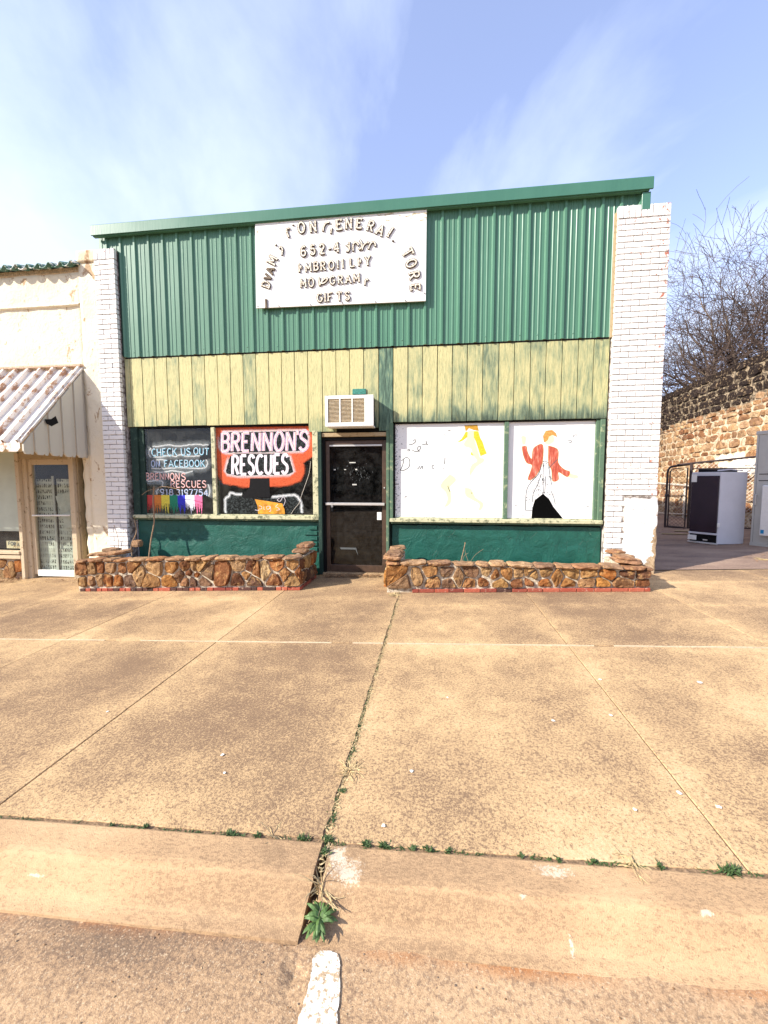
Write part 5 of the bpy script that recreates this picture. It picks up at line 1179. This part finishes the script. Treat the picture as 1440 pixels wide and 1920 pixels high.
for k in range(6):       # side panel: upright pans of different height
    ya = -wy*k*.93; yb_ = -wy*(k+1)*.93+.006
    if yb_ < YA: yb_ = YA
    if ya <= YA+.01: break
    zt_ = lambda y: ZT+(ZF-ZT)*(y/YA)-.02
    zb_ = 1.90
    for (a, b, off, mt) in ((ya, ya+(yb_-ya)*.34, -.012, 'rust' if k in (1, 2, 3) else 'awning_side'), (ya+(yb_-ya)*.34, yb_, .022, 'awning_side')):
        m = MB(); xo = XA-.004+off; s1, s2 = (b-a)*.25, (b-a)*.25
        q = [(a, zt_(a)), (a, zb_+.045), (a+s1, zb_), (b-s2, zb_), (b, zb_+.045), (b, max(zt_(b), zb_+.05))]
        n = len(q); m.add([(xo, y, z) for y, z in q]+[(xo-.004-off, y, z) for y, z in q], [tuple(range(n)), tuple(range(n, 2*n))[::-1]]+[(i, n+i, n+(i+1) % n, (i+1) % n) for i in range(n)])
        m.build('side_panel', M['awning_side'] , aw)
        if mt == 'rust': bx('peeled_hem', (xo+.0005, xo+.002, b+.01, a-.01, zb_+.02, zb_+.12), M['rust'], aw, 0)
m = MB(); q = [(-.60, 2.40), (-.72, 2.33), (-.80, 2.36), (-.83, 2.42), (-.72, 2.44), (-.64, 2.50)]; n = len(q)
m.add([(XA+.0195, y+.05, z+.02) for y, z in q], [tuple(range(n))]); m.build('torn_hole', M['black'], aw)

# ------------------------------------------------------------------ alley: stone wall, fences, appliances
XW = 7.6
wall = thing('stone_wall', (XW, 9, .3), 'tall old rubble stone wall with blackened top along the alley', 'stone wall')
def wtop(y): return 4.50-.035*(y-4)
def gy_(y): return gz(XW, min(y, 12))
m = MB(); Yw0, Yw1 = 2.2, 24; m.hexa([(XW, Yw0, -.2), (XW+.5, Yw0, -.2), (XW+.5, Yw1, -.2), (XW, Yw1, -.2), (XW, Yw0, wtop(Yw0)-.02), (XW+.5, Yw0, wtop(Yw0)-.02), (XW+.5, Yw1, wtop(Yw1)-.02), (XW, Yw1, wtop(Yw1)-.02)])
m.build('wall_core', M['wallmortar'], wall)
R = random.Random(5)
z = .15; rows_ = 0; cnt = 0
pl_ = lambda a, b, d: (XW-d, a, b)
WH = [(5.1, 2.02), (5.6, 2.05), (4.75, 1.95), (4.55, 1.8), (5.0, 1.75), (5.3, 1.75)]
while z < 4.6:
    h = R.choice([.13, .17, .2, .24, .28]); y = 3.6+R.uniform(-.2, .1)
    while y < 9.6:
        w = R.uniform(.14, .46)*(1.2 if h > .2 else 1); zz = z-.035*(y-4)*min(1, z/4.)
        dark = zz > wtop(y)-1.1+.22*mnoise.noise((y*1.3, 0, 0))
        if zz+h > wtop(y)+.03: y += w; continue
        j = lambda s_: R.uniform(-s_, s_)
        poly = [(y+.0+j(.012), zz+j(.015)), (y+w*.5+j(.03), zz+j(.02)), (y+w+j(.012), zz+j(.015)), (y+w+j(.02), zz+h*.6+j(.03)), (y+w*.8+j(.03), zz+h+j(.015)), (y+w*.3+j(.03), zz+h+j(.018)), (y+j(.02), zz+h*.7+j(.03))]
        wh = any(abs(a-(y+w/2)) < .25 and abs(b-(zz+h/2)) < .13 for a, b in WH)
        if zz+h > .25:
            stone(poly, pl_, .024 if not dark else .03, .012+R.random()**2*.04, 'wall_stone', M['darkstone'] if dark else (M['whitestone'] if wh else M['wallstone']), wall, .014, .02); cnt += 1
        y += w
    z += h
print('wall stones', cnt)
m = MB()   # blackened coping mortar along the top
n = 140
for i in range(n+1):
    y = 2.2+(24-2.2)*i/n; t_ = wtop(y)
    for k_, (dx, dz) in enumerate(((.02, -.3), (-.01, -.10), (-.03, -.01), (.02, .03), (.52, .03), (.52, -.3))): m.add([(XW+dx+mnoise.noise((y*6, k_, 0))*.012, y, t_+dz+mnoise.noise((y*4, k_, 4))*(.02 if k_ else .10))], [])
for i in range(n):
    for k_ in range(5): a = i*6+k_; m.f.append((a, a+1, a+7, a+6)); m.mi.append(0)
m.build('blackened_coping', M['darkstone'], wall)
m = MB()
m.hexa([(XW-.004, 4.2, 1.62), (XW+.1, 4.2, 1.62), (XW+.1, 5.5, 1.70), (XW-.004, 5.5, 1.70), (XW-.03, 4.3, 2.12), (XW+.1, 4.3, 2.12), (XW+.1, 5.2, 2.02), (XW-.03, 5.2, 2.02)]); m.build('plaster_patch', M['whitestone'], wall, bevel=.02)
# gate and dark chain link run
def chain(m, P, Q, z0a, z1a, z0b, z1b, pitch=.085, r=.0028):
    P = Vector(P); Q = Vector(Q); L = (Q-P).length; H_ = z1a-z0a
    def pt(u_, v_): t_ = u_/L; p_ = P.lerp(Q, t_); return Vector((p_.x, p_.y, (z0a+(z0b-z0a)*t_)+v_))
    for sgn in (1, -1):
        s_ = -H_
        while s_ < L+H_:
            u0, u1 = s_, s_+sgn*H_; v0, v1 = 0, H_
            lo, hi = (u0, u1) if sgn > 0 else (u1, u0)
            def cl(u_): return max(0, min(L, u_))
            ua, ub = cl(u0), cl(u1)
            if abs(ub-ua) > .01: m.tube([pt(ua, abs(ua-u0)), pt(ub, H_-abs(ub-u1))], r, 3, cap=False)
            s_ += pitch
    return m
gt = thing('gate', (6.0, 4.7, .3), 'open dark pipe gate with rounded corner and chain link near the end of the alley', 'gate')
G0 = Vector((5.86, 4.82, 0)); G1 = Vector((6.24, 4.60, 0)); zb0, zt0 = .325, 1.86
def P3(t_, z): q = G0.lerp(G1, t_); return (q.x, q.y, z)
m = MB(); m.tube([P3(0, zb0), P3(0, zt0-.16), P3(.03, zt0-.07), P3(.12, zt0-.012), P3(.28, zt0+.01), P3(1, zt0+.05)], .027, 8); m.build('frame_pipe', M['pipe'], gt)
m = MB(); m.tube([P3(.12, zb0+.03), P3(.12, zt0-.13), P3(.2, zt0-.06), P3(.92, zt0-.03), P3(.92, zb0+.03), P3(.12, zb0+.03)], .016, 8); m.build('inner_frame', M['pipe'], gt)
m = MB(); m.tube([P3(-.06, 1.12), P3(.94, 1.13)], .014, 6); m.tube([P3(0, zb0+.02), P3(1, zb0)], .02, 6); m.build('cross_rail', M['pipe'], gt)
m = MB(); m.box(5.82, 5.90, 4.76, 4.84, 1.10, 1.17); m.build('latch', M['pipe'], gt, bevel=.01)
m = MB(); chain(m, P3(.12, 0), P3(.92, 0), zb0+.03, 1.80, zb0+.03, 1.80); m.build('chain_mesh', M['pipe'], gt)
fn = thing('chain_link_fence', (6.9, 4.4, .3), 'dark chain link fence from the gate post to the stone wall, behind the appliances', 'fence')
F0, F1 = Vector((6.27, 4.58, 0)), Vector((7.58, 4.25, 0))
m = MB(); m.tube([(6.27, 4.58, .28), (6.27, 4.58, 1.95)], .034, 8); m.build('post', M['pipe'], fn)
m = MB(); m.tube([(6.0, 4.68, 1.90), (6.27, 4.58, 1.935), (7.58, 4.25, 2.08)], .022, 8); m.build('top_rail', M['pipe'], fn)
m = MB(); m.tube([(6.27, 4.58, 1.80), (7.58, 4.25, 1.80)], .014, 6); m.tube([(6.27, 4.58, .36), (7.58, 4.25, .38)], .014, 6); m.build('lower_rail', M['pipe'], fn)
m = MB(); chain(m, F0, F1, .34, 1.93, .36, 2.0); m.build('chain_mesh', M['galv'], fn)
bf = thing('pipe_fence', (7.0, 7.0, .35), 'pale galvanised fence seen through the open gate at the back of the alley', 'fence')
m = MB(); m.tube([(6.3, 7.0, 1.47), (7.55, 6.9, 1.36)], .03, 8); m.build('top_rail', M['galv'], bf)
m = MB(); m.tube([(6.3, 7.0, .55), (7.55, 6.9, .50)], .02, 6); m.build('lower_rail', M['galv'], bf)
for x in (6.35, 7.02, 7.5):
    m = MB(); m.tube([(x, 6.97, .3), (x, 6.97, 1.42)], .03, 8); m.build('post', M['galv'], bf)
m = MB(); chain(m, (6.35, 6.97, 0), (7.5, 6.95, 0), .5, 1.4, .5, 1.33, .10); m.build('chain_mesh', M['galv'], bf)
# dark door fridge
fr_ = thing('display_fridge', (5.5, 2.4, .27), 'tall white fridge with dark purple glass door standing in the alley', 'fridge')
A_, B_, C_ = Vector((5.10, 2.52)), Vector((5.385, 2.13)), Vector((5.94, 2.27)); D_ = A_+C_-B_
def quadbox(nm, mat, a, b, c, d, z0, z1, bev=.006): 
    return MB().hexa([(p.x, p.y, z0) for p in (a, b, c, d)]+[(p.x, p.y, z1) for p in (a, b, c, d)]).build(nm, mat, fr_, bevel=bev)
quadbox('cabinet', M['fridge_side'], A_, B_, C_, D_, .285, 1.672)
u_ = (B_-A_); nn_ = Vector((u_.y, -u_.x)).normalized()
if nn_.x > 0: nn_ = -nn_
def face(t0, t1, z0, z1, p0, p1, nm, mat, bev=.003):
    a = A_+u_*t0+nn_*p0; b = A_+u_*t1+nn_*p0; c = A_+u_*t1+nn_*p1; d = A_+u_*t0+nn_*p1
    return MB().hexa([(p.x, p.y, z0) for p in (a, b, c, d)]+[(p.x, p.y, z1) for p in (a, b, c, d)]).build(nm, mat, fr_, bevel=bev)
face(.04, .97, .50, 1.60, .003, .035, 'door', M['fridge_door']); face(.02, .99, .462, .497, .003, .04, 'door_trim', M['fridge_side'])
face(.05, .97, .31, .455, .001, .010, 'grille', M['black']); face(.0, .30, .335, .43, .011, .04, 'hanging_panel', M['white_plastic']); face(.03, .22, 1.48, 1.63, .036, .039, 'label', M['white_plastic'], 0)
face(.52, .68, .34, .365, .011, .013, 'badge', M['alu'], 0); face(1.0, 1.05, .62, .70, -.01, .05, 'handle', M['white_plastic'])
face(-.03, 1.02, .275, .300, .0, .02, 'foot_rail', M['alu'])
kbx = 0
jn = thing('scrap_panel', (5.7, 2.4, 1.67), 'dark flat scrap panel lying on top of the white fridge', 'scrap panel')
MB().hexa([(5.2, 2.5, 1.675), (5.55, 2.25, 1.675), (5.85, 2.4, 1.675), (5.5, 2.65, 1.675), (5.2, 2.5, 1.735), (5.55, 2.25, 1.70), (5.85, 2.4, 1.725), (5.5, 2.65, 1.76)]).build('panel', M['black'], jn, bevel=.006)
m = MB(); m.tube([(5.38, 2.22, 1.70), (5.62, 2.25, 1.72), (5.9, 2.35, 1.70)], .012, 6); m.build('loose_strip', M['fridge_side'], jn)
# grey cabinet
cb = thing('steel_cabinet', (6.0, 1.4, .26), 'big pale grey steel cabinet at the right edge beside the white fridge', 'cabinet')
K0 = Vector((6.16, 1.64)); K1 = Vector((7.05, 1.95)); K2 = Vector((6.82, 2.42)); K3 = Vector((5.93, 2.10))
def kb_(nm, mat, t0, t1, z0, z1, p0, p1, bev=.006):
    u2 = K0-K3; n2 = Vector((u2.y, -u2.x)).normalized()
    if n2.x > 0: n2 = -n2
    a = K3+u2*t0+n2*p1; b = K3+u2*t1+n2*p1; c = K3+u2*t1+n2*p0; d = K3+u2*t0+n2*p0
    return MB().hexa([(p.x, p.y, z0) for p in (a, b, c, d)]+[(p.x, p.y, z1) for p in (a, b, c, d)]).build(nm, mat, cb, bevel=bev)
MB().hexa([(p.x, p.y, .262) for p in (K0, K1, K2, K3)]+[(p.x, p.y, 2.40) for p in (K0, K1, K2, K3)]).build('body', M['cabinet'], cb, bevel=.008)
kb_('plinth', M['cabinet'], .0, 1, .285, .345, .002, .012); kb_('top_lip', M['cabinet'], -.01, 1.01, 2.35, 2.415, .002, .015)
kb_('control_box', M['white_plastic'], .36, 1.0, .50, 1.42, .003, .10, .012); kb_('sticker', M['sticker'], .40, .50, .54, .61, .1005, .102, 0)

for z in (1.50, 1.62): kb_('vent_slot', M['black'], .15, .55, z, z+.012, .0025, .0045, 0)
kb_('door_seam', M['fridge_door'], .08, .085, .36, 2.33, .0022, .004, 0); kb_('handle', M['alu'], .10, .13, 1.05, 1.25, .002, .035, .004)
# ------------------------------------------------------------------ bare tree behind the wall
R = random.Random(11)
tree = thing('bare_tree', (13.1, 9.8, .4), 'large leafless tree with fine spreading twigs rising behind the stone wall', 'tree')
trunk = MB(); limbs = MB(); twigs = MB()
def grow(p, d, r, L, dep):
    mb = trunk if dep == 0 else (limbs if dep <= 2 else twigs); seg = (5, 7, 6, 5, 4, 3)[dep]; pts = [p]; rs = [r]; q = p.copy(); dd = d.copy(); kids = []
    for i in range(seg):
        w = (.16, .30, .34, .34, .34, .3)[dep]
        dd = (dd+Vector((R.gauss(0, w), R.gauss(0, w), R.gauss(0, w)*.7+(.07 if dep < 4 else .0)))*.5).normalized()
        q = q+dd*(L/seg); pts.append(q.copy()); rs.append(max(.005, r*(1-.78*(i+1)/seg)))
        kids.append((q.copy(), dd.copy(), rs[-1], (i+1)/seg))
    mb.tube(pts, rs, (10, 7, 5, 4, 3, 3)[dep], cap=dep < 2)
    if dep == 5: return
    n = (6, 8, 7, 6, 3)[dep]
    for k in range(n):
        t_ = (.35+.65*(k+R.random())/n) if dep == 0 else .18+.82*(k+R.random())/n
        i = min(seg-1, int(t_*seg)); a, b, rr, _ = kids[i]; a = pts[i].lerp(pts[i+1], t_*seg-i)
        ang = R.uniform(.5, 1.0) if dep else R.uniform(.5, .95); ax = b.orthogonal().normalized(); ax.rotate(Matrix.Rotation(k*2.4+R.uniform(-.6, .6), 3, b)); nd = b.copy(); nd.rotate(Matrix.Rotation(ang, 3, ax))
        if nd.z < -.25: nd.z *= .3; nd.normalize()
        grow(a, nd, max(.005, rs[i]*R.uniform(.5, .68)), L*R.uniform(.50, .72), dep+1)
grow(Vector((13.4, 9.8, .3)), Vector((-.10, -.05, 1)).normalized(), .32, 3.2, 0)
for (dx, dy, dz, L, r) in [(-.95, -.25, .42, 5.1, .23), (-.75, .2, .65, 4.7, .24), (-.30, -.3, 1.1, 4.4, .16), (.3, .1, 1.2, 4.4, .15), (-.95, .15, .22, 4.8, .18), (-1., -.1, .34, 5.0, .16), (-.8, -.4, .5, 4.6, .12), (-.6, -.5, .9, 4.8, .14)]:
    grow(Vector((13.2, 9.75, 2.2+R.random()*.5)), Vector((dx, dy, dz)).normalized(), r, L, 1)
trunk.build('trunk', M['bark'], tree, smooth=True); limbs.build('limbs', M['bark'], tree, smooth=True); tw = twigs.build('crown', M['twig'], tree)
print('twig faces', len(tw.data.polygons))

# ------------------------------------------------------------------ small plants, sticks, litter
R = random.Random(33)
def blade(m, p, d, L, w, droop, n=4):
    p = Vector(p); d = Vector(d).normalized(); side = d.cross(Vector((0, 0, 1))); side = side.normalized() if side.length > .01 else Vector((1, 0, 0)); b = len(m.v)
    for i in range(n+1):
        t_ = i/n; ww = w*(math.sin(math.pi*min(1, .18+t_*.82))**.8); m.add([p-side*ww/2+Vector((0, 0, -.12*ww)), p+Vector((0, 0, .18*ww)), p+side*ww/2+Vector((0, 0, -.12*ww))], [])
        p = p+d*L/n; d = (d+Vector((0, 0, -droop))).normalized()
    for i in range(n):
        for k in (0, 1): a = b+i*3+k; m.f.append((a, a+1, a+4, a+3)); m.mi.append(0)
pl0 = thing('rosette_weed', (-.395, -4.995, gz(-.39, -5)-.07), 'leafy green weed growing in the kerb crack above the white painted stripe', 'weed')
for k in range(34):
    a = k*2.4+R.uniform(-.2, .2); t_ = k/34; el = .25+.9*(1-t_)**.8; L = (.045+.055*R.random()+.02*t_)*.72; m = MB()
    blade(m, (-.395+R.uniform(-.01, .01), -4.99+R.uniform(-.02, .02), gz(-.39, -5)-.075+.012*(1-t_)), (math.cos(a), math.sin(a)-.25, el), L, .016+.005*R.random(), .34, 5); m.build('leaf', M['leaf'], pl0)
def dryclump(x, y, z, n, L, label, spread=1., bias=(0, 0)):
    m = MB()
    for k in range(n):
        a = R.uniform(0, 6.28); e = R.uniform(.05, .9); w = R.uniform(.003, .005)
        d = Vector((math.cos(a)*spread+bias[0], math.sin(a)*spread+bias[1], e)).normalized(); p = Vector((x+R.gauss(0, .012), y+R.gauss(0, .012), z)); pts = [p]; ll = L*R.uniform(.4, 1.1)
        for i in range(4): d = (d+Vector((R.gauss(0, .2), R.gauss(0, .2), -.22))).normalized(); p = p+d*ll/4; p.z = max(p.z, z+.002) if p.z < z else p.z; pts.append(p)
        m.tube(pts, [w*.6, w*.5, w*.45, w*.35, w*.2], 3, cap=False)
    return tag(m.build('dry_grass', M['straw']), label, 'dry grass')
dryclump(-.425, -4.33, gz(-.43, -4.33)-.01, 220, .09, 'dry tan grass tuft lying in the centre crack of the concrete')
dryclump(-.66, -4.745, gz(-.66, -4.74)-.01, 30, .10, 'thin dry grass tuft left of the crack at the kerb joint', 1., (.3, .3))
dryclump(.775, -4.735, gz(.77, -4.73)-.005, 46, .075, 'flattened pale dry grass right of the crack, on the kerb joint', 1.2)
dryclump(-.415, -4.905, gz(-.41, -4.9)-.04, 40, .11, 'dry roots and stems hanging over the broken kerb corner', .8, (.5, -.4))
dryclump(-.505, -1.12, gz(-.5, -1.12)-.0, 120, .11, 'dry brown weed at the front corner of the right planter', 1., (.1, -.2))
dryclump(5.15, .75, gz(5.15, .75)+.01, 40, .14, 'dry grass at the foot of the grey cabinet', 1., (.2, 0))
def tuft(x, y, s_, mat, label, group=None, nm='green_weed'):
    m = MB(); z = gz(x, y)-.006
    for k in range(int(46*s_/.03)):
        a = R.uniform(0, 6.28); q = (x+R.gauss(0, s_*.42), y+R.gauss(0, .006), z+R.uniform(0, .008)); blade(m, q, (math.cos(a), math.sin(a), R.uniform(.3, 1.4)), R.uniform(.3, .8)*s_*.75+.010, .0065, .2, 2)
    return tag(m.build(nm, mat), label, 'weed', group)
G1_ = 'small green weeds in the kerb joint'
kj = lambda x: -4.752
for (x, s_) in [(-1.43, .012), (-1.27, .02), (-.86, .028), (-.74, .018), (.35, .010), (.49, .012), (.62, .010)]:
    tuft(x, kj(x), s_, M['leafdark'], {-1.43: 'tiniest green weed at the far left of the kerb joint', -1.27: 'green weed on the left kerb joint, second from the picture edge', -.86: 'broad dark green weed midway along the left kerb joint', -.74: 'small green weed just left of the thin dry grass on the kerb joint', .35: 'tiny green weed on the right kerb joint beside the pale chipped patch', .49: 'tiny green weed behind the pale chipped patch of the kerb', .62: 'tiny green weed just left of the flattened dry grass'}[x], G1_)
for (x, s_, l) in [(-.535, .028, 'low green weed on the kerb joint just left of the centre crack'), (-.265, .024, 'first green weed on the kerb joint right of the centre crack'), (-.195, .024, 'second green weed on the kerb joint right of the centre crack'),
                   (-.075, .016, 'third small green weed on the kerb joint right of the centre crack'), (-.015, .018, 'fourth small green weed on the kerb joint right of the centre crack'), (.07, .014, 'fifth small green weed on the kerb joint right of the centre crack'), (.86, .016, 'small green weed beside the flattened dry grass on the kerb joint'),
                   (1.10, .042, 'larger dark spreading weed at the right end of the kerb joint')]:
    tuft(x, kj(x), s_, M['leafdark'], l)
for (y, s_, l) in [(-4.745, .028, 'green weed where the centre crack meets the kerb joint'), (-4.80, .022, 'green weed inside the wide crack just below the kerb joint'), (-4.475, .014, 'green sprig in the centre crack below the dry tuft'), (-4.62, .009, 'pale green sprig in the centre crack near the kerb'), (-4.655, .010, 'small green sprig in the centre crack closest to the kerb'), (-4.18, .010, 'green sprig in the centre crack just above the dry tuft')]:
    tuft(-.44+.008, y, s_, M['leafdark'], l)
m = MB()
for k in range(900):
    y = R.uniform(-4.7, -1.3) if R.random() < .75 else R.uniform(-4.7, -3.4); x = -.445+R.gauss(0, .009)
    if mnoise.noise((y*4, 0, 7)) < -.05: continue
    a = R.uniform(0, 6.28); blade(m, (x, y, gz(x, y)-.006), (math.cos(a), math.sin(a), R.uniform(.2, 1.2)), R.uniform(.008, .020), .005, .2, 2)
tag(m.build('crack_growth', M['leafdark']), 'line of moss and tiny weeds filling the centre crack', 'moss', kind='stuff')
m = MB()
for k in range(1300):
    x = R.uniform(-2.3, 1.9); y = -4.752+R.gauss(0, .005)
    if mnoise.noise((x*5, 0, 3)) < -.02: continue
    a = R.uniform(0, 6.28); blade(m, (x, y, gz(x, y)-.006), (math.cos(a), math.sin(a), R.uniform(.2, 1.)), R.uniform(.008, .020), .0045, .2, 2)
tag(m.build('joint_growth', M['leafdark']), 'thin line of moss along the kerb joint', 'moss', kind='stuff')
m = MB()      # grit, dead stems and crumbs caught in the centre crack
for k in range(1500):
    y = R.uniform(-5.0, -1.25); x = -.437+R.gauss(0, .013)+(.012 if y < -4.7 else 0)
    z = gz(x, y)-(.005 if y > -4.88 else .03+(-4.88-y)*.6); a = R.uniform(0, 6.28); s_ = R.uniform(.004, .016)
    c = Vector((x, y, z+R.uniform(0, .008))); u2 = Vector((math.cos(a), math.sin(a), R.uniform(-.3, .3)))*s_; v2 = Vector((-math.sin(a), math.cos(a), .2))*s_*R.uniform(.08, .4)
    m.add([c-u2, c-v2, c+u2, c+v2], [(0, 1, 2, 3)])
tag(m.build('crack_debris', M['straw']), 'dry stems and crumbs caught in the centre crack', 'dry debris', kind='stuff')
def debris(x0, x1, y0, y1, n, label, nm='leaf_litter', gauss=False):
    m = MB()
    for k in range(n):
        x = R.uniform(x0, x1); y = R.uniform(y0, y1); s_ = R.uniform(.008, .035); a = R.uniform(0, 3.14); u2 = Vector((math.cos(a), math.sin(a), R.uniform(-.4, .4)))*s_; v2 = Vector((-math.sin(a), math.cos(a), R.uniform(-.4, .4)))*s_*R.uniform(.12, .5); c = Vector((x, y, gz(x, y)+R.uniform(.006, .03)))
        m.add([c-u2, c-v2, c+u2, c+v2], [(0, 1, 2, 3)])
    return tag(m.build(nm, M['litter']), label, 'leaf litter', kind='stuff')
debris(-1.72, -.76, -.17, -.03, 380, 'dead leaves and dry bits heaped at the dark door threshold')
debris(-8.6, -7.15, -.30, -.02, 420, 'dead leaves along the wall left of the cream framed door')
debris(-7.1, -5.6, -.35, -.08, 90, 'scattered dry bits in front of the cream framed door')
debris(4.8, 6.2, .5, 1.1, 60, 'dry bits by the grey cabinet'); debris(4.6, 7.2, 3.4, 4.5, 160, 'dry bits and boards at the foot of the alley gate')
for k, (a, b, w) in enumerate([((5.7, 4.1), (6.3, 3.9), .09), ((5.2, 3.7), (6.1, 3.35), .05)]):
    d_ = (Vector(b)-Vector(a)); n_ = Vector((-d_.y, d_.x)).normalized()*w/2; A2, B2 = Vector(a), Vector(b)
    q = [A2+n_, A2-n_, B2-n_, B2+n_]; m = MB().hexa([(p.x, p.y, gz(p.x, p.y)+.012) for p in q]+[(p.x, p.y, gz(p.x, p.y)+.035) for p in q])
    tag(m.build('loose_plank', M['tan_wood'], bevel=.004), ['wide weathered plank lying on the alley paving by the gate', 'narrow weathered plank lying in front of the alley gate'][k], 'plank')
# vine stems
def stem(pts, r, label, nm='dry_stem', cat='dry plant', extra=()):
    m = MB(); m.tube(crm(pts, 5), r, 6)
    for e in extra: m.tube(crm(e, 4), r*.45, 4)
    return tag(m.build(nm, M['vine']), label, cat)
stem([(-4.60, -.30, .28), (-4.61, -.22, .55), (-4.585, -.16, .85), (-4.62, -.12, 1.15), (-4.605, -.10, 1.42)], .011, 'tall bare vine stem standing in the left planter before the lettered window',
     extra=[[(-4.61, -.11, 1.36), (-4.45, -.12, 1.42), (-4.25, -.14, 1.40), (-4.1, -.16, 1.37)], [(-4.61, -.11, 1.38), (-4.72, -.13, 1.34), (-4.80, -.14, 1.28)]])
stem([(-4.98, -.2, .27), (-5.03, -.14, .45), (-4.96, -.1, .66), (-5.02, -.06, .85)], .009, 'crooked dry stem climbing beside the left brick pier')
stem([(-5.15, -.3, .33), (-5.22, -.2, .55), (-5.30, -.18, .78)], .004, 'thin dry sprigs in front of the left brick pier', extra=[[(-5.12, -.3, .33), (-5.14, -.2, .5), (-5.13, -.18, .72)], [(-5.1, -.3, .33), (-5.02, -.2, .50)]])
stem([(.38, -.35, .28), (.42, -.28, .42), (.46, -.26, .60)], .006, 'dry bent stalks standing in the right planter', extra=[[(.52, -.35, .28), (.46, -.27, .45), (.45, -.26, .60)], [(.5, -.35, .28), (.60, -.3, .42), (.72, -.28, .51)], [(.40, -.35, .28), (.44, -.3, .40), (.50, -.3, .45)]])

m = MB()
for k in range(520):
    y = -5.05-abs(R.gauss(0, .10)) if R.random() < .6 else R.uniform(-5.6, -1.3); x = R.uniform(-3.5, 3.5)
    if y > -5.03 and R.random() < .5: continue
    base = gz(x, y)-.108-.012*min(1, (-5.03-y)/.5) if y < -5.04 else gz(x, y)
    if -5.05 < y < -4.74: continue
    s_ = R.uniform(.0015, .005); a = R.uniform(0, 6.28); c = Vector((x, y, base+s_*.4)); ux = Vector((math.cos(a), math.sin(a), 0))*s_; vx = Vector((-math.sin(a), math.cos(a), 0))*s_*R.uniform(.5, .9); up = Vector((0, 0, s_*.6))
    m.add([c-ux, c-vx, c+ux, c+vx, c+up, c-up], [(0, 1, 4), (1, 2, 4), (2, 3, 4), (3, 0, 4), (1, 0, 5), (2, 1, 5), (3, 2, 5), (0, 3, 5)], k % 3)
tag(m.build('road_grit', [M['litter'], M['rough_tan'], M['bark']]), 'small grit and crumbs scattered along the gutter and pavement', 'grit', kind='stuff')

# ------------------------------------------------------------------ unseen brick row, added across the street to darken reflections in the glass
R = random.Random(55)
op = thing('unseen_brick_row', (-3, -24, -.3), 'unseen brown brick shop row, added across the street to darken the door glass reflections', 'shop row')
M['farbrick'] = plain('brown far brick', (.20, .11, .075), .9, .1, .25, 6)
MB().box(-16, 9, -30, -24, -.8, 5.6).build('wall', M['farbrick'], op); MB().box(-16.1, 9.1, -23.99, -23.8, 5.3, 5.8).build('cornice', M['stuccocap'], op)
for k in range(8):
    x = -15+3*k; f = bx('window', (x, x+2.1, -24.0, -23.93, .5, 2.6), M['frame_dark'], op); bx('glass', (x+.1, x+2.0, -23.929, -23.92, .6, 2.5), M['black'], f, 0)
